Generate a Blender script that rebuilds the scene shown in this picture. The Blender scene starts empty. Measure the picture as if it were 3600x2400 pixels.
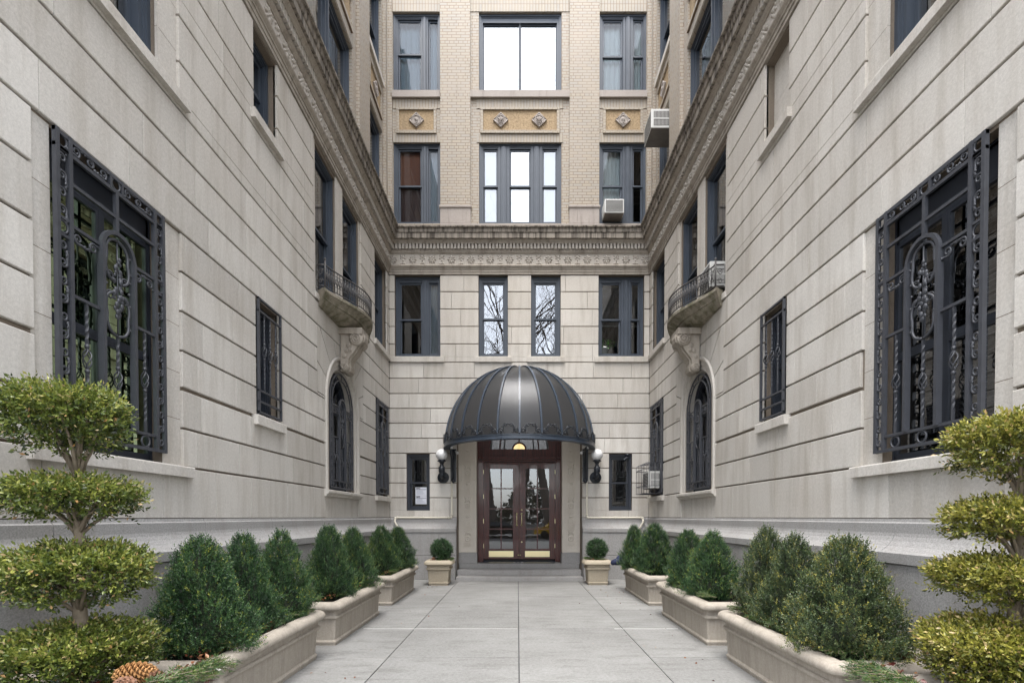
import bpy, bmesh, math, random
import numpy as np
from mathutils import Vector, Matrix
PI = math.pi
sc = bpy.context.scene
col = sc.collection
rnd = random.Random(7)

# ------------------------------------------------------------------ materials
def nodes_of(name):
    m = bpy.data.materials.new(name); m.use_nodes = True
    nt = m.node_tree
    return m, nt, nt.nodes["Principled BSDF"]
def N(nt, kind, **kw):
    n = nt.nodes.new(kind)
    for k, v in kw.items():
        if k.startswith("i_"):
            n.inputs[k[2:].replace("_", " ")].default_value = v
        else: setattr(n, k, v)
    return n
def ramp(nt, fac, stops):
    r = nt.nodes.new("ShaderNodeValToRGB"); e = r.color_ramp.elements
    while len(e) < len(stops): e.new(0.5)
    for el, (p, c) in zip(e, stops):
        el.position = p; el.color = (c, c, c, 1) if isinstance(c, (int, float)) else (*c, 1)
    nt.links.new(fac, r.inputs[0]); return r.outputs[0]
def mixc(nt, fac, a, b, mode="MIX"):
    m = nt.nodes.new("ShaderNodeMix"); m.data_type = "RGBA"; m.blend_type = mode
    for s, v in ((0, fac), (6, a), (7, b)):
        if isinstance(v, (int, float)): m.inputs[s].default_value = v
        elif isinstance(v, tuple): m.inputs[s].default_value = (*v, 1)
        else: nt.links.new(v, m.inputs[s])
    return m.outputs[2]
def math_n(nt, op, a, b=None):
    m = nt.nodes.new("ShaderNodeMath"); m.operation = op
    for i, v in enumerate((a, b)):
        if v is None: continue
        if isinstance(v, (int, float)): m.inputs[i].default_value = v
        else: nt.links.new(v, m.inputs[i])
    return m.outputs[0]
def objco(nt, scale=(1, 1, 1)):
    tc = nt.nodes.new("ShaderNodeTexCoord"); mp = nt.nodes.new("ShaderNodeMapping")
    mp.inputs["Scale"].default_value = scale
    nt.links.new(tc.outputs["Object"], mp.inputs[0]); return mp.outputs[0]
def noise(nt, vec, scale, detail=4, rough=.55):
    n = N(nt, "ShaderNodeTexNoise"); n.inputs["Scale"].default_value = scale
    n.inputs["Detail"].default_value = detail; n.inputs["Roughness"].default_value = rough
    nt.links.new(vec, n.inputs["Vector"]); return n.outputs["Fac"]
def bump(nt, bsdf, h, strength, dist=.01):
    b = nt.nodes.new("ShaderNodeBump"); b.inputs["Strength"].default_value = strength
    b.inputs["Distance"].default_value = dist
    nt.links.new(h, b.inputs["Height"]); nt.links.new(b.outputs[0], bsdf.inputs["Normal"])
def attr(nt, name):
    a = nt.nodes.new("ShaderNodeAttribute"); a.attribute_name = name; return a.outputs["Fac"]

def stone(name, dark, light, speck=(140, .25), stain=(.55, .75, .5), staincol=(.13, .11, .09), rough=.85, bumpk=.35, streak=(3.0, .35), tan=False, grain=.12):
    m, nt, b = nodes_of(name)
    co = objco(nt); st = objco(nt, (streak[0], streak[0], streak[1]))
    t = attr(nt, "tone")
    c = mixc(nt, t, dark, light)
    big = noise(nt, co, 1.3, 5, .6)
    c = mixc(nt, ramp(nt, big, [(.3, 0.0), (.7, .45)]), c, tuple(x * .86 for x in dark))
    if tan:   # the upper courses are a warmer, browner bed of stone
        sp = nt.nodes.new("ShaderNodeSeparateXYZ"); nt.links.new(co, sp.inputs[0])
        hz = math_n(nt, 'ADD', math_n(nt, 'MULTIPLY', sp.outputs[2], .1), math_n(nt, 'MULTIPLY', noise(nt, co, .5, 4), .35))
        c = mixc(nt, ramp(nt, hz, [(.6, 0.0), (1.0, .7)]), c, (.49, .44, .375))
        c = mixc(nt, ramp(nt, noise(nt, co, .9, 5, .6), [(.5, 0.0), (.75, .35)]), c, (.42, .36, .30))
    fine = noise(nt, co, speck[0], 2, .7)
    c = mixc(nt, speck[1], c, ramp(nt, fine, [(.3, tuple(x * .45 for x in dark)), (.7, tuple(min(1, x * 1.35) for x in light))]))
    if grain: c = mixc(nt, grain, c, ramp(nt, noise(nt, co, 38, 5, .75), [(.36, tuple(x * .35 for x in dark)), (.64, tuple(min(1, x * 1.4) for x in light))]))
    s = noise(nt, st, 1.7, 6, .65)
    f = ramp(nt, s, [(stain[0], 0.0), (stain[1], stain[2])])
    c = mixc(nt, f, c, staincol)
    nt.links.new(c, b.inputs["Base Color"]); b.inputs["Roughness"].default_value = rough
    b.inputs["Specular IOR Level"].default_value = .25
    bump(nt, b, fine, bumpk, .006)
    return m

M = {}
M['limestone'] = stone('limestone', (.45, .424, .388), (.665, .637, .592), speck=(110, .16), stain=(.47, .76, .6), staincol=(.29, .25, .20), tan=True, grain=.13)
M['joint'] = stone('joint_mortar', (.18, .145, .112), (.21, .175, .138), speck=(120, .2))
M['carved'] = stone('carved_limestone_brightened', (.62, .565, .49), (.70, .65, .575), speck=(140, .12), stain=(.6, .85, .5), staincol=(.34, .28, .22), grain=.08)  # cleaner stone, its colour also lifted against the shade under the canopy
M['cornice'] = stone('cornice_stone', (.36, .32, .27), (.42, .375, .32), stain=(.5, .75, .7), staincol=(.12, .1, .08), streak=(4, .5))
M['corona'] = stone('weathered_cornice', (.30, .265, .225), (.36, .32, .27), stain=(.43, .62, .9), staincol=(.05, .041, .033), streak=(8, .2))
M['frieze'] = stone('frieze_stone', (.46, .42, .37), (.50, .46, .41), stain=(.6, .85, .5), staincol=(.2, .16, .12))
M['terracotta'] = stone('medallion_stone', (.33, .29, .26), (.39, .35, .32), stain=(.55, .8, .6), staincol=(.12, .1, .09))
M['granite'] = stone('granite', (.275, .27, .266), (.375, .367, .357), speck=(80, .42), stain=(.5, .8, .4), staincol=(.2, .165, .14))
M['mossy'] = stone('mossy_stone', (.27, .24, .19), (.33, .295, .24), stain=(.42, .62, .75), staincol=(.085, .085, .04), streak=(4, 2))
M['cast_stone'] = stone('cast_stone', (.37, .325, .27), (.44, .40, .345), speck=(150, .25), stain=(.44, .7, .55), staincol=(.235, .205, .17), streak=(9, .8))
M['pot_stone'] = stone('tan_cast_stone', (.38, .325, .245), (.43, .375, .29), speck=(150, .25), stain=(.5, .8, .4), staincol=(.46, .4, .3), streak=(9, .8))
M['stucco'] = stone('rough_stucco', (.30, .21, .12), (.38, .285, .175), speck=(22, .6), stain=(.5, .75, .6), staincol=(.2, .15, .1), bumpk=1.0)
M['asphalt'] = stone('asphalt', (.045, .045, .048), (.055, .055, .058))

def concrete():
    m, nt, b = nodes_of('concrete_paving')
    co = objco(nt); t = attr(nt, "tone")
    c = mixc(nt, t, (.17, .17, .16), (.262, .26, .246))
    c = mixc(nt, ramp(nt, noise(nt, co, .8, 6, .65), [(.36, 0.0), (.62, .8)]), c, (.125, .122, .112))
    sm = objco(nt, (1, 3.5, 1))
    c = mixc(nt, ramp(nt, noise(nt, sm, 1.6, 7, .7), [(.5, 0.0), (.64, .75)]), c, (.085, .081, .07))
    fine = noise(nt, co, 130, 2, .7)
    c = mixc(nt, .18, c, ramp(nt, fine, [(.3, .12), (.7, .6)]))
    v = N(nt, "ShaderNodeTexVoronoi"); v.inputs["Scale"].default_value = 9; nt.links.new(co, v.inputs["Vector"])
    spots = ramp(nt, v.outputs["Distance"], [(.05, .85), (.085, 0.0)])
    gate = ramp(nt, noise(nt, co, 1.1, 2), [(.47, 0.0), (.54, 1.0)])
    c = mixc(nt, .22, c, ramp(nt, noise(nt, co, 26, 6, .8), [(.35, .05), (.65, .42)]))
    c = mixc(nt, math_n(nt, 'MULTIPLY', spots, gate), c, (.1, .095, .085))
    nt.links.new(c, b.inputs["Base Color"]); b.inputs["Roughness"].default_value = .8
    bump(nt, b, fine, .25, .004); return m
M['concrete'] = concrete()

def brick(name, w, h, mort, vert=False, c1=(.345, .30, .235), c2=(.32, .293, .25), squash=True):
    m, nt, b = nodes_of(name)
    tc = nt.nodes.new("ShaderNodeTexCoord"); sp = nt.nodes.new("ShaderNodeSeparateXYZ")
    nt.links.new(tc.outputs["Object"], sp.inputs[0])
    u = math_n(nt, 'ADD', sp.outputs[0], sp.outputs[1])
    cb = nt.nodes.new("ShaderNodeCombineXYZ")
    nt.links.new(sp.outputs[2] if vert else u, cb.inputs[0]); nt.links.new(u if vert else sp.outputs[2], cb.inputs[1])
    bt = nt.nodes.new("ShaderNodeTexBrick")
    bt.inputs["Scale"].default_value = 1; bt.inputs["Brick Width"].default_value = w; bt.inputs["Row Height"].default_value = h
    bt.inputs["Mortar Size"].default_value = mort; bt.inputs["Mortar Smooth"].default_value = .1
    bt.inputs["Bias"].default_value = 0
    if squash: bt.squash = .5; bt.squash_frequency = 6
    if vert: bt.offset = 0
    bt.inputs["Color1"].default_value = (*c1, 1); bt.inputs["Color2"].default_value = (*c2, 1)
    bt.inputs["Mortar"].default_value = (.19, .13, .088, 1)
    nt.links.new(cb.outputs[0], bt.inputs["Vector"])
    co = objco(nt); st = objco(nt, (4, 4, .5))
    c = mixc(nt, ramp(nt, noise(nt, co, .7, 4), [(.35, 0.0), (.65, .45)]), bt.outputs["Color"], (.44, .385, .34), "MULTIPLY") if False else bt.outputs["Color"]
    c = mixc(nt, ramp(nt, noise(nt, co, .9, 5), [(.4, 0.0), (.7, .35)]), c, (.40, .34, .28))
    c = mixc(nt, ramp(nt, noise(nt, st, 1.6, 6, .65), [(.58, 0.0), (.8, .45)]), c, (.16, .125, .09))
    nt.links.new(c, b.inputs["Base Color"]); b.inputs["Roughness"].default_value = .7
    inv = math_n(nt, 'SUBTRACT', 1.0, bt.outputs["Fac"])
    bump(nt, b, inv, .5, .006); return m
M['brick'] = brick('cream_brick', .235, .075, .007)
M['soldier'] = brick('soldier_brick', .6, .078, .006, vert=True, squash=False, c1=(.34, .298, .235), c2=(.305, .28, .24))
M['header'] = brick('header_brick', .125, .078, .006, c1=(.355, .305, .23), c2=(.32, .29, .24), squash=False)

def plain(name, c, rough=.5, metal=0.0, spec=.5, var=.15, scale=8, bumpk=0.0, bscale=60, coat=0.0):
    m, nt, b = nodes_of(name)
    co = objco(nt); n = noise(nt, co, scale, 5, .6)
    cc = mixc(nt, n, tuple(x * (1 - var) for x in c), tuple(min(1, x * (1 + var)) for x in c))
    nt.links.new(cc, b.inputs["Base Color"])
    r = ramp(nt, n, [(.3, max(0, rough - .08)), (.7, min(1, rough + .08))]); nt.links.new(r, b.inputs["Roughness"])
    b.inputs["Metallic"].default_value = metal; b.inputs["Specular IOR Level"].default_value = spec
    b.inputs["Coat Weight"].default_value = coat
    if bumpk: bump(nt, b, noise(nt, co, bscale, 2), bumpk, .004)
    return m
M['frame'] = plain('slate_blue_paint', (.045, .057, .076), .42, var=.3, scale=3)
M['frame_dark'] = plain('dark_grey_paint', (.026, .031, .042), .42, var=.3, scale=3)
M['iron'] = plain('grey_painted_iron', (.05, .053, .062), .42, var=.3, scale=12, bumpk=.2, bscale=120)
M['cast_iron'] = plain('dark_painted_iron', (.015, .019, .026), .38, var=.35, scale=12)
M['canopy_rib'] = plain('canopy_rib_paint', (.042, .056, .078), .35, var=.2)
M['aged_iron'] = plain('railing_iron', (.06, .056, .055), .55, var=.4, scale=15)
def canopy_mat():
    m, nt, b = nodes_of('hammered_bronze_panel')
    co = objco(nt)
    c = mixc(nt, noise(nt, co, 2.5, 4), (.030, .031, .034), (.052, .052, .054))
    nt.links.new(c, b.inputs["Base Color"]); b.inputs["Metallic"].default_value = .45; b.inputs["Roughness"].default_value = .28
    v = objco(nt, (1, 1, .45)); h = noise(nt, v, 75, 2, .5); bump(nt, b, h, .35, .006)
    out = nt.nodes["Material Output"]; t = N(nt, "ShaderNodeBsdfTranslucent"); t.inputs[0].default_value = (.72, .73, .75, 1)   # smoked panels let some daylight through
    mx = N(nt, "ShaderNodeMixShader"); mx.inputs[0].default_value = .32; nt.links.new(b.outputs[0], mx.inputs[1]); nt.links.new(t.outputs[0], mx.inputs[2]); nt.links.new(mx.outputs[0], out.inputs[0]); return m
M['canopy'] = canopy_mat()
def wood():
    m, nt, b = nodes_of('mahogany'); co = objco(nt, (9, 9, .7))
    g = noise(nt, co, 3, 6, .7)
    c = ramp(nt, g, [(.3, (.026, .006, .005)), (.55, (.088, .017, .013)), (.75, (.14, .034, .022))])
    nt.links.new(c, b.inputs["Base Color"]); b.inputs["Roughness"].default_value = .3; b.inputs["Coat Weight"].default_value = .3
    return m
M['wood'] = wood()
M['brass'] = plain('polished_brass', (.86, .76, .46), .38, metal=1.0, var=.06)
M['cream_pipe'] = plain('cream_painted_pipe', (.60, .56, .47), .5, var=.12, scale=20)
M['white_globe'] = plain('opal_glass', (.74, .74, .74), .12, var=.02, coat=.4)
M['ac_white'] = plain('white_enamel', (.56, .56, .54), .4, var=.06, scale=5)
M['ac_dark'] = plain('dark_fins', (.09, .085, .08), .6, var=.5, scale=30)
M['ac_under'] = plain('dirty_sheet_metal', (.13, .12, .11), .6, var=.6, scale=6)
M['mat_rubber'] = plain('black_rubber', (.018, .019, .021), .35, var=.3)
M['white_paint'] = plain('white_paint', (.7, .7, .68), .5, var=.05)
M['paper'] = plain('paper', (.66, .68, .74), .7, var=.03)
M['ink_blue'] = plain('navy_ink', (.02, .03, .09), .6)
M['ink_black'] = plain('black_ink', (.012, .012, .016), .6)
M['ink_grey'] = plain('grey_ink', (.32, .34, .40), .7)
M['dark'] = plain('dark_room', (.02, .019, .018), .9, spec=.1)
M['vest'] = plain('vestibule_wall', (.16, .11, .07), .7)
M['green_curtain'] = plain('green_curtain', (.30, .36, .25), .8, var=.12)
M['brown_blind'] = plain('brown_blind', (.33, .13, .075), .7, var=.2)
M['brown_dark'] = plain('dark_brown_blind', (.09, .045, .04), .7, var=.2)
M['white_curtain'] = plain('white_curtain', (.72, .76, .76), .8, var=.05)
M['sheer'] = plain('grey_sheer_curtain', (.34, .41, .47), .8, var=.1)
M['slat'] = plain('grey_blind_slat', (.22, .22, .21), .5, var=.1)
M['slat_dark'] = plain('reflected_stripe_slat', (.05, .05, .055), .5, var=.1)
M['soil'] = plain('potting_soil', (.035, .024, .018), .95, var=.5, scale=40, bumpk=1.0, bscale=40)
M['bark'] = plain('grey_brown_bark', (.20, .16, .115), .85, var=.4, scale=25, bumpk=.8, bscale=40)
M['far_bark'] = plain('dark_bark', (.13, .11, .095), .9, var=.3)
M['core'] = plain('core_shade', (.02, .026, .014), .95, var=.4)  # fill for the shrub cores, shade between the leaves put into the colour
M['cone'] = plain('pine_cone_scale', (.16, .075, .04), .7, var=.4, scale=30)
M['cone_gold'] = plain('golden_cone_scale', (.36, .19, .075), .6, var=.35, scale=30)
M['cloth_blue'] = plain('navy_cloth', (.015, .022, .06), .8)
M['car_black'] = plain('black_car_paint', (.012, .012, .014), .15, coat=.6)
M['car_yellow'] = plain('yellow_car_paint', (.62, .36, .02), .2, coat=.6)
M['tyre'] = plain('tyre_rubber', (.015, .015, .015), .8)
M['car_glass'] = plain('car_glass', (.02, .024, .026), .05)
M['fat_white'] = plain('white_mortar_patch', (.72, .70, .66), .8, var=.06)

def glass(name, refl, tint=(.75, .8, .82), rough=0.004, ior=1.75, rc=(.93, .96, 1)):
    m, nt, b = nodes_of(name); nt.nodes.remove(b)
    out = nt.nodes["Material Output"]
    tr = N(nt, "ShaderNodeBsdfTransparent"); tr.inputs[0].default_value = (*tint, 1)
    gl = N(nt, "ShaderNodeBsdfGlossy"); gl.inputs["Color"].default_value = (*rc, 1); gl.inputs["Roughness"].default_value = rough
    fr = N(nt, "ShaderNodeFresnel"); fr.inputs["IOR"].default_value = ior
    f = math_n(nt, 'MAXIMUM', fr.outputs[0], refl)
    co = objco(nt); h = noise(nt, co, 2.2, 2); bp = nt.nodes.new("ShaderNodeBump"); bp.inputs["Strength"].default_value = .06
    bp.inputs["Distance"].default_value = .012
    nt.links.new(h, bp.inputs["Height"]); nt.links.new(bp.outputs[0], gl.inputs["Normal"])
    mx = N(nt, "ShaderNodeMixShader"); nt.links.new(f, mx.inputs[0]); nt.links.new(tr.outputs[0], mx.inputs[1]); nt.links.new(gl.outputs[0], mx.inputs[2])
    nt.links.new(mx.outputs[0], out.inputs[0]); return m
M['glass'] = glass('window_glass', .17)
M['glass_soft'] = glass('clear_window_glass', .06, ior=1.45)
M['glass_mid'] = glass('coated_window_glass', .24)
M['glass_mirror'] = glass('mirror_coated_glass', .42, rough=.0)
M['glass_green'] = glass('green_tinted_glass', .62, tint=(.4, .5, .4), rough=.0, rc=(.62, .80, .52))
M['glass_door'] = glass('door_glass', .13, rough=.0)

def emit(name, c, s):
    m, nt, b = nodes_of(name); b.inputs["Emission Color"].default_value = (*c, 1); b.inputs["Emission Strength"].default_value = s
    b.inputs["Base Color"].default_value = (*c, 1); return m
M['lamp_glow'] = emit('lit_lamp', (1.0, .66, .25), .45)

def leaf(name, stops, rough=.32, transl=.25, spec=.5):
    m, nt, b = nodes_of(name)
    c = ramp(nt, attr(nt, "tone"), stops)
    nt.links.new(c, b.inputs["Base Color"]); b.inputs["Roughness"].default_value = rough
    b.inputs["Specular IOR Level"].default_value = spec
    out = nt.nodes["Material Output"]; t = N(nt, "ShaderNodeBsdfTranslucent"); nt.links.new(c, t.inputs[0])
    mx = N(nt, "ShaderNodeMixShader"); mx.inputs[0].default_value = transl
    nt.links.new(b.outputs[0], mx.inputs[1]); nt.links.new(t.outputs[0], mx.inputs[2]); nt.links.new(mx.outputs[0], out.inputs[0])
    return m
M['box_leaf'] = leaf('boxwood_leaf', [(0, (.008, .024, .012)), (.4, (.034, .084, .031)), (.7, (.078, .156, .052)), (.93, (.14, .22, .065)), (1, (.28, .31, .05))])
M['olive_leaf'] = leaf('bronzed_boxwood_leaf', [(0, (.022, .032, .018)), (.4, (.056, .092, .038)), (.7, (.115, .155, .058)), (.93, (.20, .19, .065)), (1, (.36, .33, .07))])
M['top_leaf'] = leaf('topiary_leaf', [(0, (.022, .038, .012)), (.35, (.095, .135, .026)), (.6, (.20, .235, .045)), (.84, (.38, .38, .09)), (.95, (.42, .33, .18)), (1, (.5, .27, .10))], transl=.3)
M['gold_leaf'] = leaf('golden_topiary_leaf', [(0, (.035, .045, .012)), (.3, (.12, .14, .025)), (.6, (.27, .26, .045)), (.84, (.46, .41, .10)), (.95, (.52, .40, .20)), (1, (.55, .32, .13))], transl=.3)
M['needle'] = leaf('pine_needle', [(0, (.02, .05, .022)), (.5, (.06, .12, .035)), (1, (.2, .24, .06))])
M['dry_leaf'] = leaf('dry_leaf', [(0, (.09, .02, .018)), (.5, (.2, .065, .03)), (1, (.36, .2, .09))], transl=.15)
M['house_leaf'] = leaf('house_plant_leaf', [(0, (.03, .09, .02)), (1, (.10, .26, .05))])
M['hedge'] = leaf('distant_woods', [(0, (.03, .028, .022)), (.6, (.065, .055, .042)), (1, (.06, .075, .035))])

# ------------------------------------------------------------------ mesh builder
class MB:
    def __init__(s): s.v = []; s.f = []; s.t = []; s.s = []
    def add(s, vs, fs, tone=.5, smooth=False):
        o = len(s.v); s.v.extend(vs)
        for f in fs: s.f.append(tuple(i + o for i in f)); s.t.append(tone); s.s.append(smooth)
    def box(s, x0, x1, y0, y1, z0, z1, tone=.5):
        if x0 > x1: x0, x1 = x1, x0
        s.add([(x0, y0, z0), (x1, y0, z0), (x1, y1, z0), (x0, y1, z0), (x0, y0, z1), (x1, y0, z1), (x1, y1, z1), (x0, y1, z1)],
              [(0, 1, 5, 4), (1, 2, 6, 5), (2, 3, 7, 6), (3, 0, 4, 7), (4, 5, 6, 7), (3, 2, 1, 0)], tone)
    def cbox(s, x0, x1, y0, y1, z0, z1, b=.008, tone=.5):
        """block whose face towards -y is chamfered"""
        if x0 > x1: x0, x1 = x1, x0
        vs = []
        for (i, y) in ((0, y1), (0, y0 + b), (b, y0)):
            k = i * .3; vs += [(x0 + k, y, z0 + i), (x1 - k, y, z0 + i), (x1 - k, y, z1 - i), (x0 + k, y, z1 - i)]
        fs = [(3, 2, 1, 0), (8, 9, 10, 11)]
        for k in (0, 4):
            for i in range(4):
                j = (i + 1) % 4; fs.append((k + i, k + j, k + 4 + j, k + 4 + i))
        s.add(vs, [tuple(reversed(f)) for f in fs], tone)
    def rbox(s, x0, x1, y0, y1, z0, z1, b=.01, tone=.5):
        """box chamfered on all edges"""
        bm = bmesh.new(); bmesh.ops.create_cube(bm, size=1)
        for v in bm.verts: v.co = Vector((x0 + (v.co.x + .5) * (x1 - x0), y0 + (v.co.y + .5) * (y1 - y0), z0 + (v.co.z + .5) * (z1 - z0)))
        bmesh.ops.bevel(bm, geom=bm.edges[:], offset=b, segments=2, profile=.7, affect='EDGES')
        bm.verts.ensure_lookup_table(); s.add([tuple(v.co) for v in bm.verts], [tuple(v.index for v in f.verts) for f in bm.faces], tone); bm.free()
    def prism(s, poly, y0, y1, tone=.5, smooth=False):
        n = len(poly)
        s.add([(x, y0, z) for x, z in poly] + [(x, y1, z) for x, z in poly],
              [tuple(range(n))[::-1], tuple(range(n, 2 * n))] + [(i, (i + 1) % n, n + (i + 1) % n, n + i) for i in range(n)], tone, smooth)
    def extr(s, prof, x0, x1, tone=.5, smooth=False, close=True):
        """profile of (out, z) run along x; out is towards -y"""
        if x0 > x1: x0, x1 = x1, x0
        n = len(prof)
        vs = [(x0, -d, z) for d, z in prof] + [(x1, -d, z) for d, z in prof]
        fs = [(i, i + 1, n + i + 1, n + i) for i in range(n - 1)]
        s.add(vs, fs, tone, smooth)
        if close: s.add(vs, [(n - 1, 0, n, 2 * n - 1), tuple(range(n))[::-1], tuple(range(n, 2 * n))], tone)
    def tube(s, pts, r, n=6, tone=.5, closed=False, cap=True, twist=0.0, smooth=True, up=None):
        P = [Vector(p) for p in pts]; m = len(P)
        rs = r if isinstance(r, (list, tuple)) else [r] * m
        if m < 2: return
        T = []
        for i in range(m):
            a = P[(i - 1) % m] if (closed or i > 0) else P[i]; b = P[(i + 1) % m] if (closed or i < m - 1) else P[i]
            t = (b - a); T.append(t.normalized() if t.length > 1e-9 else Vector((0, 0, 1)))
        ref = Vector(up) if up else (Vector((0, 0, 1)) if abs(T[0].z) < .9 else Vector((1, 0, 0)))
        u = (ref - T[0] * ref.dot(T[0])).normalized(); vs = []
        for i in range(m):
            u = (u - T[i] * u.dot(T[i]))
            u = u.normalized() if u.length > 1e-6 else T[i].orthogonal().normalized()
            w = T[i].cross(u)
            for k in range(n):
                a = 2 * PI * (k + .5) / n + twist * i
                vs.append(tuple(P[i] + (u * math.cos(a) + w * math.sin(a)) * rs[i]))
        fs = []
        for i in range(m if closed else m - 1):
            j = (i + 1) % m
            for k in range(n):
                l = (k + 1) % n; fs.append((i * n + k, i * n + l, j * n + l, j * n + k))
        if cap and not closed: fs += [tuple(range(n))[::-1], tuple(range((m - 1) * n, m * n))]
        s.add(vs, fs, tone, smooth)
    def lathe(s, prof, c=(0, 0, 0), n=24, axis='z', tone=.5, smooth=True, a0=0, a1=2 * PI):
        full = abs(a1 - a0 - 2 * PI) < 1e-6; m = n if full else n + 1; vs = []
        for r, h in prof:
            for k in range(m):
                a = a0 + (a1 - a0) * k / n; x, y = r * math.cos(a), r * math.sin(a)
                p = (x, y, h) if axis == 'z' else ((x, -h, y) if axis == 'y' else (h, x, y))
                vs.append((p[0] + c[0], p[1] + c[1], p[2] + c[2]))
        fs = []
        for i in range(len(prof) - 1):
            for k in range(n):
                l = (k + 1) % m; fs.append((i * m + k, i * m + l, (i + 1) * m + l, (i + 1) * m + k))
        s.add(vs, fs, tone, smooth)
    def ball(s, c, r, n=14, tone=.5, sc3=(1, 1, 1)):
        vs = []; fs = []
        for i in range(n + 1):
            t = PI * i / n
            for k in range(n * 2):
                a = PI * k / n; vs.append((c[0] + r * sc3[0] * math.sin(t) * math.cos(a), c[1] + r * sc3[1] * math.sin(t) * math.sin(a), c[2] + r * sc3[2] * math.cos(t)))
        for i in range(n):
            for k in range(n * 2):
                l = (k + 1) % (2 * n); fs.append((i * 2 * n + k, (i + 1) * 2 * n + k, (i + 1) * 2 * n + l, i * 2 * n + l))
        s.add(vs, fs, tone, True)
    def dome(s, cx, cz, rx, rz, ang, y, h, n=8, tone=.5):
        """low relief boss on a wall facing -y"""
        ca, sa = math.cos(ang), math.sin(ang); vs = []
        for (q, hh) in ((1, 0), (.8, .6), (.42, .93)):
            for k in range(n):
                a = 2 * PI * k / n; px, pz = rx * q * math.cos(a), rz * q * math.sin(a)
                vs.append((cx + px * ca - pz * sa, y - h * hh, cz + px * sa + pz * ca))
        vs.append((cx, y - h, cz)); fs = []
        for r in range(2):
            for k in range(n):
                l = (k + 1) % n; fs.append((r * n + k, r * n + l, (r + 1) * n + l, (r + 1) * n + k))
        for k in range(n): fs.append((2 * n + k, 2 * n + (k + 1) % n, 3 * n))
        s.add(vs, fs, tone, True)
    def ring(s, cx, cz, R, r, y, n=20, m=5, tone=.5):
        s.tube([(cx + R * math.cos(2 * PI * k / n), y, cz + R * math.sin(2 * PI * k / n)) for k in range(n)], r, m, tone, closed=True)
    def build(s, name, mat, parent=None, fix=True):
        me = bpy.data.meshes.new(name); me.from_pydata(s.v, [], s.f)
        me.materials.append(mat if not isinstance(mat, str) else M[mat])
        me.polygons.foreach_set("use_smooth", s.s)
        a = me.attributes.new("tone", 'FLOAT', 'FACE'); a.data.foreach_set("value", s.t)
        if fix:
            bm = bmesh.new(); bm.from_mesh(me); bmesh.ops.recalc_face_normals(bm, faces=bm.faces); bm.to_mesh(me); bm.free()
        me.update()
        o = bpy.data.objects.new(name, me); col.objects.link(o)
        if parent is not None: o.parent = parent
        return o

def tag(o, label=None, cat=None, group=None, kind=None):
    for k, v in (('label', label), ('category', cat), ('group', group), ('kind', kind)):
        if v: o[k] = v
    return o
def thing(name, label, cat, loc=(0, 0, 0), rz=0, group=None):
    o = bpy.data.objects.new(name, None); col.objects.link(o); o.empty_display_size = .1
    o.location = loc; o.rotation_euler = (0, 0, rz)
    return tag(o, label, cat, group)
def dup(root, loc, rz, label, group=None, scale=None):
    """a copy of a thing with copies of its parts and sub-parts"""
    r = root.copy(); col.objects.link(r); r.location = loc; r.rotation_euler = (0, 0, rz)
    r['label'] = label
    if group: r['group'] = group
    if scale: r.scale = scale
    for ch in list(root.children):
        c = ch.copy(); col.objects.link(c); c.parent = r
        for g in ch.children:
            d = g.copy(); col.objects.link(d); d.parent = c
    return r
def rect_minus(x0, x1, z0, z1, holes):
    """cells of a rectangle left by rectangular holes (x0,x1,z0,z1)"""
    zs = sorted({z0, z1} | {z for h in holes for z in h[2:] if z0 < z < z1}); out = []
    for a, b in zip(zs, zs[1:]):
        iv = [(x0, x1)]
        for h in holes:
            if h[2] < b - 1e-6 and h[3] > a + 1e-6:
                nx = []
                for p, q in iv:
                    if h[0] > p + 1e-6: nx.append((p, min(q, h[0])))
                    if h[1] < q - 1e-6: nx.append((max(p, h[1]), q))
                iv = [(p, q) for p, q in nx if q > p + 1e-6]
        out += [(p, q, a, b) for p, q in iv]
    return out
# ------------------------------------------------------------------ the three blocks of the building
W = 3.424; FY = 13.58
COURSES = [1.62, 2.14, 2.53, 2.92, 3.31, 3.705, 4.10, 4.49, 4.88, 5.28, 5.70, 6.18, 6.635, 7.09, 7.54, 7.98]
class Block:
    def __init__(s, root, sg): s.root = root; s.sg = sg; s.rz = root.rotation_euler[2]
    def pt(s, x, y, z):
        c, n = math.cos(s.rz), math.sin(s.rz); l = s.root.location
        return (l[0] + x * c - y * n, l[1] + x * n + y * c, l[2] + z)

def ashlar(mb, x0, x1, holes, seed, joints=None):
    r = random.Random(seed)
    for k, (za, zb) in enumerate(zip(COURSES, COURSES[1:])):
        g = .011; cuts = [x0]; x = x0 + r.uniform(.35, 1.1)
        while x < x1 - .3: cuts.append(x); x += r.uniform(.75, 1.5)
        cuts.append(x1)
        for a, b in zip(cuts, cuts[1:]):
            tone = min(1, max(0, r.gauss(.5, .32)))
            lo, hi = za + (g if k else .004), zb - g
            for p, q, c, d in rect_minus(a + .003, b - .003, lo, hi, holes):
                if q - p > .02 and d - c > .02: mb.cbox(p, q, 0, .055, c, d, .006, tone)

def profile_band(root, name, mat, prof, x0, x1, smooth=False):
    mb = MB(); mb.extr(prof, x0, x1, smooth=smooth); return mb.build(name, mat, root)

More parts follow.
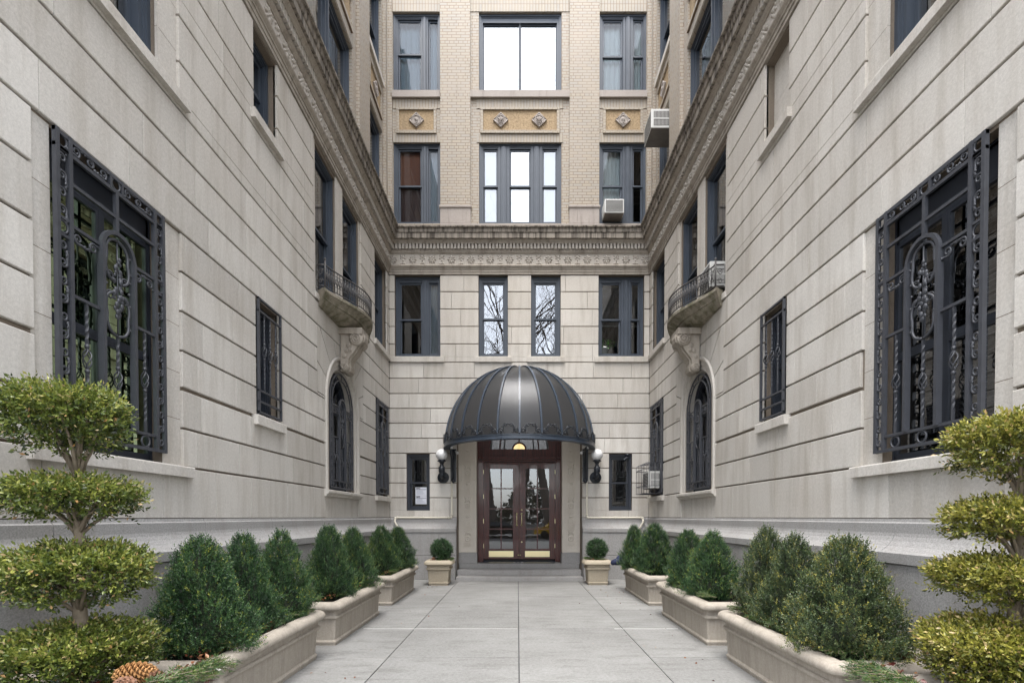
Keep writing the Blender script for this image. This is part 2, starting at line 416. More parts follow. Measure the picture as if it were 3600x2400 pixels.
def entablature(root, x0, x1, seed):
    if x0 > x1: x0, x1 = x1, x0
    r = random.Random(seed)
    profile_band(root, 'architrave', 'cornice', [(-.3, 7.985), (.02, 7.985), (.02, 8.04), (.034, 8.043), (.034, 8.10), (.05, 8.104), (.052, 8.125), (.066, 8.14), (.085, 8.165), (.092, 8.185), (.085, 8.205), (.07, 8.215), (.03, 8.222), (-.3, 8.222)], x0, x1)
    fr = MB(); n = int((x1 - x0) / .77); ww = (x1 - x0) / n
    for i in range(n): fr.box(x0 + i * ww + .001, x0 + (i + 1) * ww - .001, -.03, .2, 8.2225, 8.498, r.uniform(.2, .8))
    m = int(round((x1 - x0) / .2565)); st = (x1 - x0) / m; cz = 8.36
    for i in range(m):
        cx = x0 + (i + .5) * st; y = -.029
        if i % 2 == 0:
            for k in range(8):
                a = 2 * PI * k / 8
                fr.dome(cx + .07 * math.cos(a), cz + .07 * math.sin(a), .042, .021, a, y, .034, 7)
                fr.dome(cx + .035 * math.cos(a + .39), cz + .035 * math.sin(a + .39), .024, .016, a + .39, y - .006, .014, 6)
            fr.dome(cx, cz, .02, .02, 0, y - .012, .022)
        else:
            for s in (-1, 1):
                fr.dome(cx + s * .05, cz + .095, .024, .024, 0, y, .024); fr.dome(cx + s * .052, cz + .03, .024, .024, 0, y, .024)
                fr.dome(cx + s * .045, cz - .105, .035, .016, -s * .5, y, .02); fr.dome(cx + s * .025, cz + .06, .016, .03, s * .4, y, .018)
            fr.dome(cx, cz + .07, .018, .045, 0, y, .026); fr.dome(cx, cz - .02, .02, .035, 0, y, .026)
            fr.dome(cx, cz - .095, .022, .03, 0, y, .028)
    fr.build('frieze', 'frieze', root, fix=False)
    db = MB(); db.extr([(-.2, 8.4985), (.045, 8.4985), (.05, 8.512), (.066, 8.528), (.082, 8.56), (.084, 8.585), (.06, 8.592), (.06, 8.722), (.145, 8.724), (.15, 8.745), (.17, 8.768), (.195, 8.785), (.2, 8.802), (-.2, 8.802)], x0, x1)
    k = int((x1 - x0) / .09); dw = (x1 - x0) / k
    dd = MB()
    for i in range(k): dd.box(x0 + i * dw + .017, x0 + (i + 1) * dw - .017, -.136, -.055, 8.598, 8.7225, r.uniform(.5, .95))
    do_ = db.build('dentil_band', 'cornice', root); dd.build('dentils', 'frieze', do_)
    cb = MB(); pr = [(-.2, 8.8025), (.235, 8.8025), (.25, 8.81), (.25, 8.932), (.262, 8.936), (.275, 8.955), (.28, 8.975), (.28, 9.045), (.325, 9.052), (.33, 9.085), (-.12, 9.21), (-.2, 9.21)]
    n = max(1, int((x1 - x0) / .68)); ww = (x1 - x0) / n
    for i in range(n): cb.extr(pr, x0 + i * ww + .0015, x0 + (i + 1) * ww - .0015, r.uniform(.1, .9))
    cb.build('corona', 'corona', root)

def plinth(root, x0, x1, seed):
    if x0 > x1: x0, x1 = x1, x0
    r = random.Random(seed); mb = MB()
    top = [(-.05, 1.618), (.03, 1.618), (.035, 1.59), (.05, 1.578), (.05, 1.49), (.056, 1.46), (.075, 1.42), (.11, 1.375), (.165, 1.335), (.2, 1.32), (.2, 1.232), (-.05, 1.232)]
    x = x0
    while x < x1 - .01:
        e = min(x1, x + r.uniform(1.5, 2.1))
        if x1 - e < .4: e = x1
        mb.extr(top, x + .003, e - .003, r.uniform(.3, .95)); x = e
    for z0, z1 in ((0, .615), (.625, 1.224)):
        x = x0
        while x < x1 - .01:
            e = min(x1, x + r.uniform(1.3, 1.9))
            if x1 - e < .4: e = x1
            mb.cbox(x + .002, e - .002, -.178, .05, z0, z1, .006, r.uniform(.5, 1)); x = e
    return mb.build('plinth', 'granite', root)

def window(root, x0, x1, z0, z1, d, lights, glass='glass', mat='frame', trim=.045, sash=.042, proud=.035):
    """lights: (xa, xb, za, zb, kind, fraction of the upper sash)"""
    if x0 > x1: x0, x1 = x1, x0
    fr = MB()
    for a, b, c, e in rect_minus(x0, x1, z0, z1, [l[:4] for l in lights]): fr.box(a, b, d, d + .12, c, e)
    t = trim; p = d - proud
    fr.box(x0 + .002, x0 + t, p, d, z0 + t, z1 - t); fr.box(x1 - t, x1 - .002, p, d, z0 + t, z1 - t)
    fr.box(x0 + .002, x1 - .002, p - .01, d, z0, z0 + t); fr.box(x0 + .002, x1 - .002, p, d, z1 - t, z1 - .002)
    t2 = t + .024
    fr.box(x0 + t, x0 + t2, p + .018, d, z0 + t, z1 - t); fr.box(x1 - t2, x1 - t, p + .018, d, z0 + t, z1 - t); fr.box(x0 + t2, x1 - t2, p + .018, d, z1 - t2, z1 - t)
    ls = sorted(lights)
    for l, q in zip(ls, ls[1:]):
        if q[0] - l[1] > .05: 
            c = (l[1] + q[0]) / 2; w = (q[0] - l[1]) / 2
            fr.box(c - w * .42, c + w * .42, p + .004, d, z0 + t, z1 - t2); fr.box(c - w * .2, c + w * .2, p - .012, p + .004, z0 + t, z1 - t2)
            for q_ in (-1, 1): fr.box(*sorted((c + q_ * w * .58, c + q_ * w * .9)), p + .016, d, z0 + t, z1 - t2)
    f = fr.build('window', mat, root)
    def one(a, b, c, e, y):
        s = sash; mb = MB()
        mb.box(a, a + s, y, y + .035, c, e); mb.box(b - s, b, y, y + .035, c, e)
        mb.box(a + s, b - s, y, y + .035, c, c + s); mb.box(a + s, b - s, y, y + .035, e - s, e)
        mb.build('sash', mat, f)
        g = MB(); g.add([(a + s, y + .018, c + s), (b - s, y + .018, c + s), (b - s, y + .018, e - s), (a + s, y + .018, e - s)], [(0, 1, 2, 3)])
        g.build('pane', M[glass if isinstance(glass, str) else glass[min(len(glass) - 1, lights.index(l))]], f, fix=False)
    for l in lights:
        a, b, c, e, kind, fc = l
        if kind == 'dh':
            m = c + (e - c) * (1 - fc)
            one(a, b, m - sash / 2, e, d + .035); one(a, b, c, m + sash / 2, d + .075)
        elif kind == 'near': one(a, b, c, e, d + .002)
        else: one(a, b, c, e, d + .05)
    return f

def sill(root, x0, x1, z0, z1, out=.06, ymax=.2):
    if x0 > x1: x0, x1 = x1, x0
    mb = MB(); mb.extr([(-ymax, z0), (out, z0), (out, z1 - .02), (out - .006, z1 - .008), (-ymax, z1)], x0, x1, rnd.uniform(.3, .7))
    return mb.build('sill', 'limestone', root)

def medallion(root, cx, cz, r, y, kind):
    mb = MB(); mb.prism([(cx - r, cz), (cx, cz - r), (cx + r, cz), (cx, cz + r)], y - .035, y + .01)
    for k in range(4):
        a, b = PI / 2 * k, PI / 2 * (k + 1)
        mb.tube([(cx + r * .93 * math.cos(a), y - .037, cz + r * .93 * math.sin(a)), (cx + r * .93 * math.cos(b), y - .037, cz + r * .93 * math.sin(b))], .011, 5)
    mb.ring(cx, cz, r * .56, .012, y - .037, 20)
    yy = y - .034; s = r
    if kind == 'head':
        mb.dome(cx - .02 * s, cz + .08 * s, .24 * s, .28 * s, .3, yy, .028, 10); mb.dome(cx + .06 * s, cz - .06 * s, .15 * s, .2 * s, -.1, yy, .026, 9)
        mb.dome(cx + .2 * s, cz - .02 * s, .05 * s, .07 * s, .3, yy, .02, 6); mb.dome(cx + .02 * s, cz - .3 * s, .13 * s, .18 * s, 0, yy, .02, 8)
    else:
        mb.dome(cx, cz + .12 * s, .1 * s, .36 * s, 0, yy, .03, 10)
        for q in (-1, 1):
            mb.dome(cx + q * .22 * s, cz + .1 * s, .09 * s, .26 * s, -q * .6, yy, .026, 9); mb.dome(cx + q * .33 * s, cz - .08 * s, .09 * s, .07 * s, q * .6, yy, .024, 7)
            mb.dome(cx + q * .2 * s, cz - .3 * s, .17 * s, .09 * s, q * .6, yy, .022, 8)
        mb.dome(cx, cz - .12 * s, .24 * s, .05 * s, 0, yy, .034, 8); mb.dome(cx, cz - .3 * s, .08 * s, .17 * s, 0, yy, .03, 8)
    return mb.build('medallion', 'terracotta', root, fix=False)

def spandrel(root, x0, x1, zt, yb, kinds, r=.2):
    """brick panel under an upper window whose sill underside is at zt"""
    if x0 > x1: x0, x1 = x1, x0
    for zz0, zz1 in ((zt - .245, zt - .002), (zt - 1.12, zt - .915)):
        mb = MB(); mb.box(x0, x1, yb - .012, yb + .02, zz0, zz1); mb.build('soldier_course', 'soldier', root)
    a, b = x0 + .1, x1 - .1; hb = MB()
    hb.box(a, b, yb - .045, yb + .02, zt - .29, zt - .247); hb.box(a, b, yb - .05, yb + .02, zt - .9, zt - .83)
    hb.box(a, a + .07, yb - .04, yb + .02, zt - .83, zt - .29); hb.box(b - .07, b, yb - .04, yb + .02, zt - .83, zt - .29); hb.build('panel_frame', 'header', root)
    p = MB(); p.add([(a + .07, yb - .006, zt - .83), (b - .07, yb - .006, zt - .83), (b - .07, yb - .006, zt - .29), (a + .07, yb - .006, zt - .29)], [(0, 1, 2, 3)]); p.build('stucco_panel', 'stucco', root, fix=False)
    n = len(kinds)
    for i, k in enumerate(kinds):
        cx = (a + b) / 2 if n == 1 else a + .07 + (b - a - .14) * (.24 + .52 * i)
        medallion(root, cx, zt - .56, r, yb - .008, k)

def dark_shell(root, x0, x1, y0, y1, z0, z1, name='interior', mat='dark'):
    if x0 > x1: x0, x1 = x1, x0
    mb = MB(); mb.add([(x0, y0, z0), (x1, y0, z0), (x1, y1, z0), (x0, y1, z0), (x0, y0, z1), (x1, y0, z1), (x1, y1, z1), (x0, y1, z1)],
                      [(1, 2, 6, 5), (2, 3, 7, 6), (3, 0, 4, 7), (4, 5, 6, 7), (3, 2, 1, 0)]); return mb.build(name, mat, root)

def arch_sweep(cx, zs, zb, prof, n=20, tone=.5, pieces=True):
    """profile (r, out) carried up one jamb, round the arch and down"""
    mb = MB(); path = [(-1, 0, zb), (-1, 0, zs)] + [(-math.cos(PI * k / n), math.sin(PI * k / n), zs) for k in range(1, n)] + [(1, 0, zs), (1, 0, zb)]
    path = [(-1, 0, zb), (-1, 0, (zb + zs) / 2)] + path[1:-1] + [(1, 0, (zb + zs) / 2), (1, 0, zb)]
    m = len(prof); vs = []
    for ux, uz, z in path:
        for r, o in prof: vs.append((cx + ux * r, -o, z + uz * r))
    fs = [(i * m + k, i * m + k + 1, (i + 1) * m + k + 1, (i + 1) * m + k) for i in range(len(path) - 1) for k in range(m - 1)]
    mb.add(vs, fs, tone); return mb

def side_wing(sg, label):
    root = thing('building_wing', label, 'building wing', (-sg * W, 0, 0), sg * PI / 2)
    B = Block(root, sg); S = lambda a, b: tuple(sorted((sg * a, sg * b)))
    blind = sg < 0
    AC = 9.98
    H_block = [(*S(3.61, 5.20), 2.14, 4.49), (*S(3.61, 5.20), 5.84, 7.98), (*S(6.66, 7.31), 2.95, 4.49), (*S(6.66, 7.31), 6.82, 7.98),
               (*S(AC - .94, AC + .94), 1.6, 3.705), (*S(AC - 1.28, AC + 1.28), 3.705, 4.88), (*S(12.25, 13.33), 2.15, 4.49), (*S(12.22, 13.33), 5.84, 7.98), (*S(8.6, 11.17), 5.28, 7.98)]
    H_back = [(*S(3.78, 4.93), 2.14, 4.47), (*S(3.80, 4.95), 5.84, 7.95), (*S(6.66, 7.31), 2.95, 4.47), (*S(6.66, 7.31), 6.82, 7.95),
              (*S(AC - .68, AC + .68), 2.13, 4.44), (*S(12.25, 13.33), 2.15, 4.47), (*S(12.22, 13.33), 5.84, 7.95), (*S(8.72, 9.66), 5.4, 7.9), (*S(10.03, 11.05), 5.4, 7.9)]
    Y0 = 1.7
    mb = MB(); ashlar(mb, *S(Y0, FY), H_block, 11 + sg)
    # stones of the recessed window margins
    for (ya, yb) in ((3.612, 3.778), (4.932, 5.198)):
        for (za, zb, n) in ((2.15, 4.485, 5), (5.85, 7.97, 5)):
            for i in range(n):
                h = (zb - za) / n; a, b = S(ya, yb); mb.box(a, b, .03, .056, za + i * h + .003, za + (i + 1) * h - .003, rnd.uniform(.3, .8))
    for (ya, yb) in ((8.602, 8.718), (9.662, 10.028), (11.052, 11.168)):
        for i in range(4):
            a, b = S(ya, yb); mb.box(a, b, .012 if ya > 9 and ya < 11 else .03, .056, 5.4 + i * .64, 5.4 + (i + 1) * .64 - .004, rnd.uniform(.1, .6))
    # voussoirs round the arch
    ang = [0, 22, 44, 66, 80]; Rr = .945; hw = 1.275; zt = 4.872; zs = 3.75
    def hit(a):
        c, s_ = math.cos(a), math.sin(a); t = min(hw / c if c > 1e-6 else 9, (zt - zs) / s_ if s_ > 1e-6 else 9); return (c * t, zs + s_ * t)
    for q in (-1, 1):
        for i, (a0, a1) in enumerate(zip(ang, ang[1:] )):
            a0, a1 = math.radians(a0 + .5), math.radians(a1 - .5)
            arc = [(Rr * math.cos(a0 + (a1 - a0) * t / 4), zs + Rr * math.sin(a0 + (a1 - a0) * t / 4)) for t in range(5)]
            e0, e1 = hit(a0), hit(a1); out = [e1]
            if abs(e1[0] - hw) > 1e-3 and abs(e0[0] - hw) < 1e-3: out.append((hw, zt))
            out.append(e0)
            poly = [(sg * AC + q * x, z) for x, z in arc + out]
            mb.prism(poly, 0, .055, rnd.uniform(.2, .8))
        a, b = sorted((sg * AC + q * .945, sg * AC + q * 1.275)); mb.box(a, b, 0, .055, 3.712, 3.742, .5)
    e = math.radians(80.5); x_, z_ = Rr * math.cos(e), zs + Rr * math.sin(e)
    mb.prism([(sg * AC - x_, z_), (sg * AC + x_, z_), (sg * AC + hit(e)[0], zt), (sg * AC - hit(e)[0], zt)], 0, .055, .5)
    # apron under the arched window
    a, b = S(AC - .935, AC + .935); mb.box(a, b, .012, .05, 1.62, 2.0, .5)
    mb.build('ashlar_facing', 'limestone', root)
    bk = MB()
    for p, q, c, d in rect_minus(*S(Y0, FY), 0, 8.0, H_back): bk.box(p, q, .031, .33, c, d)
    for i in (0,): bk.box(*S(Y0 - .3, Y0), 0, 4, 0, 8.0)
    bk.build('backing_wall', 'joint', root)
    # arch mouldings
    am = arch_sweep(sg * AC, 3.75, 2.1, [(.66, -.32), (.66, -.075), (.685, -.05), (.705, -.05), (.705, -.03), (.78, -.03), (.785, -.012), (.86, -.012), (.865, .012), (.895, .03), (.925, .03), (.94, .012), (.94, -.06)], tone=.15)
    am.build('arch_moulding', 'limestone', root)
    fillb = MB()
    for q in (-1, 1):
        pts = [(sg * AC + q * .67 * math.cos(PI / 2 * t / 6), 3.75 + .67 * math.sin(PI / 2 * t / 6)) for t in range(7)]
        fillb.prism(pts + [(sg * AC + q * .7, 4.46)], .1, .32)
    fillb.build('arch_spandrel', 'joint', root)
    a, b = S(AC - 1.0, AC + 1.0)
    profile_band(root, 'sill', 'limestone', [(-.2, 2.0), (.03, 2.0), (.04, 2.03), (.07, 2.05), (.085, 2.065), (.085, 2.105), (.075, 2.115), (-.2, 2.135)], a, b)
    for (ya, yb, za, zb) in ((3.53, 5.29, 2.035, 2.15), (3.53, 5.29, 5.735, 5.85), (6.59, 7.4, 2.825, 2.96), (6.58, 7.4, 6.7, 6.83), (12.17, 13.5, 2.03, 2.155), (12.14, 13.5, 5.72, 5.85)):
        a, b = S(ya, yb); sill(root, a, b, za, zb)
    a, b = S(8.62, 11.15); sill(root, a, b, 5.30, 5.41, .02)
    plinth(root, *S(Y0, FY), 5 + sg); entablature(root, *S(Y0, FY + .0), 21 + sg)
    # windows
    def L(ya, yb, za, zb, kind='dh', fc=.5): a, b = S(ya, yb); return (a, b, za, zb, kind, fc)
    window(root, *S(3.78, 4.93), 2.16, 4.47, .13, [L(3.80, 4.34, 2.2, 3.13, 'near'), L(4.37, 4.91, 2.2, 3.13, 'near'), L(3.80, 4.34, 3.155, 4.2, 'near'), L(4.37, 4.91, 3.155, 4.2, 'near')], 'glass_mid' if blind else 'glass_green', 'frame_dark', trim=.02, sash=.028, proud=.008)
    window(root, *S(3.80, 4.95), 5.85, 7.95, .14, [L(3.9, 4.3, 5.95, 7.85), L(4.44, 4.84, 5.95, 7.85)], 'glass_mid')
    window(root, *S(6.66, 7.31), 2.965, 4.47, .16, [L(6.74, 7.23, 3.05, 4.38)], 'glass', 'frame_dark')
    if not blind: window(root, *S(6.66, 7.31), 6.835, 7.95, .16, [L(6.74, 7.23, 6.92, 7.86)], 'glass_mid')
    else:
        p = MB(); a, b = S(6.65, 7.32)
        for i in range(2): p.box(a, b, .14, .2, 6.81 + i * .585, 6.81 + (i + 1) * .585 - .004, .35 + .2 * i)
        p.build('blind_panel', 'limestone', root)
    # arched window
    f = MB(); zs = 3.75; cx = sg * AC
    am = arch_sweep(cx, zs, 2.14, [(.575, -.31), (.575, -.19), (.61, -.19), (.61, -.17), (.66, -.17)]); am.v += []
    f.add(am.v, am.f); f.box(cx - .575, cx + .575, .19, .3, 3.70, 3.78); f.box(cx - .03, cx + .03, .19, .3, 2.2, 3.70); f.box(cx - .575, cx + .575, .19, .3, 2.14, 2.2)
    for k in (-1, 0, 1): f.tube([(cx + .03 * k, .22, 3.78), (cx + .57 * math.sin(k * .7), .22, zs + .57 * math.cos(k * .7))], .014, 4)
    fo = f.build('window', 'frame_dark', root)
    for q in (-1, 1):
        a, b = sorted((cx + q * .03, cx + q * .575)); s_ = MB()
        for zz in (2.2, 2.93): 
            s_.box(a, b, .225, .26, zz, zz + .04); s_.box(a, b, .225, .26, zz + .70, zz + .74)
        s_.box(a, a + .04, .226, .259, 2.24, 3.63); s_.box(b - .04, b, .226, .259, 2.24, 3.63); s_.build('sash', 'frame_dark', fo)
        g = MB(); g.add([(a, .245, 2.2), (b, .245, 2.2), (b, .245, 3.7), (a, .245, 3.7)], [(0, 1, 2, 3)]); g.build('pane', 'glass', fo, fix=False)
    g = MB(); pts = [(cx + .575 * math.cos(PI * t / 16), .245, 3.78 + .55 * math.sin(PI * t / 16)) for t in range(17)]; g.add(pts, [tuple(range(17))]); g.build('pane', 'glass', fo, fix=False)
    window(root, *S(12.25, 13.33), 2.165, 4.47, .16, [L(12.35, 13.23, 2.26, 4.36)], 'glass', 'frame_dark')
    window(root, *S(12.22, 13.33), 5.86, 7.95, .15, [L(12.32, 13.23, 5.95, 7.85)], 'glass_mid')
    window(root, *S(8.72, 9.66), 5.42, 7.9, .1, [L(8.8, 9.58, 5.5, 7.82)], 'glass_mid')
    window(root, *S(10.03, 11.05), 5.42, 7.9, .1, [L(10.11, 10.97, 5.5, 7.82)], 'glass_mid')
    # upper brick storeys
    wins = [(8.55, 10.95), (12.05, 13.3)]; zz = [(9.34, 11.45), (12.75, 14.8)]
    hb = [(*S(a, b), c, d) for a, b in wins for c, d in zz]
    bw = MB(); yb = .10; yp = .02
    for p, q, c, d in rect_minus(*S(Y0, FY + .1), 9.1, 15.6, hb): bw.box(p, q, yb, .4, c, d)
    for ya, y_b in ((Y0, 8.3), (11.2, 11.97), (13.42, FY + .1)): bw.box(*S(ya, y_b), yp, yb, 9.1, 15.6)
    bw.box(*S(Y0 - .3, Y0), .02, 4, 8.0, 15.6)
    bw.build('brick_wall', 'brick', root)
    for ya, y_b in wins:
        for c, d in zz:
            a, b = S(ya, y_b)
            if y_b < 11:
                m = (ya + y_b) / 2; ls = [L(ya + .09, m - .1, c + .08, d - .12), L(m + .1, y_b - .09, c + .08, d - .12)]
            else: ls = [L(ya + .09, y_b - .09, c + .08, d - .12)]
            window(root, a, b, c, d, yb + .1, ls, 'glass_mid')
            sill(root, a - .03, b + .03, c - .15, c, -.03, .3)
        a, b = S(ya - .02, y_b + .02); spandrel(root, a, b, 12.6, yb, ['lily', 'lily'] if y_b < 11 else ['head'])
        mb = MB(); mb.box(a, b, yb - .012, yb + .02, 14.82, 15.1); mb.build('soldier_course', 'soldier', root)
    dark_shell(root, *S(Y0, FY + 1.5), .34, 3.0, .05, 15.5)
    # balcony
    def plan(t): # t in -1..1 along the front -> (along, out)
        return (t * 1.3, .11 + .37 * (math.cos(t * PI / 2) ** 1.5 if abs(t) < 1 else 0))
    bal = MB(); n = 28; prof = [(0, 5.13), (.22, 5.13), (.38, 5.165), (.52, 5.2), (.62, 5.245), (.66, 5.285), (.74, 5.29), (.76, 5.32), (.84, 5.355), (.95, 5.385), (.98, 5.40), (1.05, 5.405), (1.06, 5.465), (1.03, 5.475), (0, 5.48)]
    vs = []; BC = sg * 9.95
    for i in range(n + 1):
        t = -1 + 2 * i / n; x, o = plan(t)
        for e_, z in prof:
            k = 1 + (e_ - 1) * .1; oo = (o + .03) * e_ if e_ > 0 else -.02
            vs.append((BC + x * k, -oo, 5.48 - (5.48 - z) * .78))
    m = len(prof); fs = [(i * m + k, i * m + k + 1, (i + 1) * m + k + 1, (i + 1) * m + k) for i in range(n) for k in range(m - 1)]
    fs += [tuple(range(m)), tuple(range(n * m, n * m + m))[::-1]]
    bal.add(vs, fs, .5, False); bo = bal.build('balcony', 'mossy', root)
    # S-scroll bracket
    cb = MB(); side = []
    cor = [(.02, 5.12), (.43, 5.12), (.45, 5.05), (.43, 4.97), (.37, 4.92), (.33, 4.86), (.29, 4.78), (.22, 4.70), (.17, 4.62), (.16, 4.55), (.18, 4.48), (.16, 4.41), (.1, 4.38), (.02, 4.4)]
    for (w_, g_) in ((.17, 0), (.1, .022)):
        pl = [(o + (g_ if o > .03 else 0), z) for o, z in cor]; k = len(pl)
        cb.add([(BC - w_, -o, z) for o, z in pl] + [(BC + w_, -o, z) for o, z in pl], [tuple(range(k))[::-1], tuple(range(k, 2 * k))] + [(i, (i + 1) % k, k + (i + 1) % k, k + i) for i in range(k)])
    for (o, z, r) in ((.32, 5.0, .125), (.1, 4.47, .08)):
        cb.lathe([(0, -.2), (r * .8, -.2), (r, -.185), (r, -.12), (r * .9, -.1), (r * .9, .1), (r, .12), (r, .185), (r * .8, .2), (0, .2)], (BC, -o, z), 18, 'x')
        for q in (-1, 1):
            sp = []
            for i in range(30): a = i * .42; rr = r * (.85 - .024 * i); sp.append((BC + q * .205, -o + rr * math.cos(a), z + rr * math.sin(a)))
            cb.tube(sp, .014, 5)
    cb.box(BC - .22, BC + .22, -.44, .02, 5.085, 5.2)
    for q in (-1, 1):
        for (o, z) in ((.17, 4.88), (.13, 4.78), (.2, 4.8), (.09, 4.68)): cb.ball((BC + q * .172, -o, z), .045, 6, .5, (.4, 1, 1))
    cb.build('bracket', 'cornice', bo)
    rl = MB(); top, mid, bot = [], [], []; q = 40
    pts = []
    for i in range(q + 1):
        t = -1 + 2 * i / q; x, o = plan(t); pts.append((BC + x * .96, -(o + .035)))
    path = [(BC - 1.25, 0)] + pts + [(BC + 1.25, 0)]
    for z, r_ in ((5.52, .009), (5.62, .006), (5.80, .006), (5.87, .013)): rl.tube([(x, y, z) for x, y in path], r_, 5)
    # lattice of small crosses
    dens = []
    for (xa, ya), (xb, yb_) in zip(pts, pts[1:]):
        for f_ in (0,): dens.append((xa + (xb - xa) * f_, ya + (yb_ - ya) * f_))
    for i, (x, y) in enumerate(dens[:-1]):
        x2, y2 = dens[i + 1]
        rl.tube([(x, y, 5.52), (x, y, 5.87)], .0075, 4); 
        rl.tube([(x, y, 5.62), (x2, y2, 5.80)], .0065, 4); rl.tube([(x2, y2, 5.62), (x, y, 5.80)], .0065, 4)
    for q_ in (-1, 1):
        x = BC + q_ * 1.25
        rl.tube([(x, -.14, 5.48), (x, -.14, 5.95)], .016, 6); rl.ball((x, -.14, 5.96), .024, 6)
        sp = [(x, -.065 - (.045 - .0016 * i) * math.cos(i * .45), 5.75 + (.06 - .002 * i) * math.sin(i * .45)) for i in range(22)]; rl.tube(sp, .007, 4)
        sp = [(x, -.065 - (.04 - .0016 * i) * math.cos(i * .45), 5.6 + (.05 - .002 * i) * math.sin(i * .45)) for i in range(20)]; rl.tube(sp, .007, 4)
    rl.build('railing', 'aged_iron', bo, fix=False)
    return B

LW = side_wing(1, 'limestone wing left of the court, its small upper opening a real window')
RW = side_wing(-1, 'limestone wing on the right of the court, its small upper opening filled in with stone')

# entrance block at the end of the court
cbk = thing('entrance_block', 'entrance block across the end of the court, with double doors and brick upper storeys', 'building', (0, FY, 0), 0)
EB = Block(cbk, 1)
def entrance_block():
    root = cbk
    DW = 1.655
    w2 = [(-3.28, -2.08), (-1.075, -.302), (.307, 1.085), (2.08, 3.285)]
    gw = [(-2.985, -2.371), (2.368, 2.981)]
    Hs = [(a, b, 5.845, 7.98) for a, b in w2] + [(a, b, 1.80, 3.30) for a, b in gw] + [(-DW, DW, 0, 4.15)]
    mb = MB(); ashlar(mb, -W + .002, W - .002, Hs, 41); mb.build('ashlar_facing', 'limestone', root)
    bk = MB()
    for p, q, c, d in rect_minus(-W, W, 0, 8.0, Hs): bk.box(p, q, .031, .4, c, d)
    bk.build('backing_wall', 'joint', root)
    for a, b in w2: sill(root, a - .1, b + .1, 5.70, 5.85, .045)
    for a, b in ((-W, -DW), (DW, W)): plinth(root, a, b, 9)
    entablature(root, -W, W, 3)
    t, u = 5.95, 7.84
    window(root, -3.28, -2.08, 5.855, 7.97, .15, [(-3.18, -2.585, t, u, 'dh', .51), (-2.40, -2.14, t, u, 'fix', 0)], 'glass')
    window(root, -1.075, -.302, 5.855, 7.97, .15, [(-.98, -.395, t, u, 'dh', .5)], 'glass_mid')
    window(root, .307, 1.085, 5.855, 7.97, .15, [(.40, .985, t, u, 'dh', .5)], 'glass_mid')
    window(root, 2.08, 3.285, 5.855, 7.97, .15, [(2.17, 2.70, t, u, 'dh', .51), (2.955, 3.2, t, u, 'dh', .51)], 'glass')
    for a, b in gw: window(root, a, b, 1.805, 3.295, .12, [(a + .07, b - .07, 1.88, 3.2, 'dh', .5)], 'glass', 'frame_dark')
    # brick storeys
    bays = [(-3.32, -2.07), (-1.28, 1.31), (2.09, 3.335)]
    hz = [(9.34, 11.45), (12.75, 14.8)]
    wx = [(-3.31, -2.075), (-1.06, 1.105), (2.09, 3.33)]
    bw = MB(); yb = .05
    hb = [(a, b, c, d) for a, b in wx for c, d in hz]
    for p, q, c, d in rect_minus(-W - .1, W + .1, 9.1, 15.6, hb): bw.box(p, q, yb, .42, c, d)
    for a, b in ((-W - .1, -3.325), (-2.07, -1.28), (1.312, 2.09), (3.338, W + .1)): bw.box(a, b, 0, yb, 9.1, 15.6)
    bw.build('brick_wall', 'brick', root)
    for a, b in ((-2.075, -1.275), (1.307, 2.095)):
        bs = MB()
        for i in range(3): bs.box(a + (b - a) * (0, .27, .85)[i] + .002, a + (b - a) * (.27, .85, 1)[i] - .002, -.012, .05, 9.33, 9.705, rnd.uniform(.3, .9))
        bs.box(a, b, -.014, .05, 9.05, 9.325, .5)
        bs.extr([(-.05, 9.706), (.02, 9.706), (.035, 9.72), (.04, 9.745), (.035, 9.775), (.01, 9.79), (-.05, 9.79)], a - .02, b + .02)
        bs.build('stone_base', 'terracotta', root)
    for a, b in ((-W, -3.32), (-2.07, -2.0), (-1.3, 1.33), (2.09, W)): bs = MB(); bs.box(a, b, -.004, .05, 9.05, 9.30, .5); bs.build('stone_course', 'terracotta', root)
    def row(z0, z1, lab):
        pass
    # third-floor windows
    z0, z1 = 9.34, 11.45
    window(root, -3.31, -2.075, z0, z1, .14, [(-3.20, -2.58, z0 + .09, z1 - .11, 'dh', .5), (-2.40, -2.13, z0 + .09, z1 - .11, 'fix', 0)], 'glass_soft')
    window(root, -1.06, 1.105, z0, z1, .14, [(-.955, -.57, z0 + .09, z1 - .11, 'dh', .5), (-.255, .295, z0 + .09, z1 - .11, 'dh', .5), (.61, .995, z0 + .09, z1 - .11, 'dh', .5)], ['glass_mid', 'glass_mirror', 'glass_mid'])
    window(root, 2.09, 3.33, z0, z1, .14, [(2.19, 2.72, z0 + .09, z1 - .11, 'dh', .5), (2.99, 3.26, z0 + .09, z1 - .11, 'dh', .5)], 'glass_soft')
    z0, z1 = 12.75, 14.8
    window(root, -3.31, -2.075, z0, z1, .14, [(-3.20, -2.58, z0 + .08, z1 - .1, 'dh', .47), (-2.40, -2.13, z0 + .08, z1 - .1, 'fix', 0)], 'glass_soft')
    window(root, -1.06, 1.105, z0, z1, .14, [(-.96, .01, z0 + .07, z1 - .19, 'fix', 0), (.02, .99, z0 + .07, z1 - .19, 'fix', 0)], 'glass_mirror', sash=.032)
    window(root, 2.09, 3.33, z0, z1, .14, [(2.19, 2.72, z0 + .08, z1 - .1, 'dh', .5), (2.99, 3.26, z0 + .08, z1 - .1, 'dh', .5)], 'glass_soft')
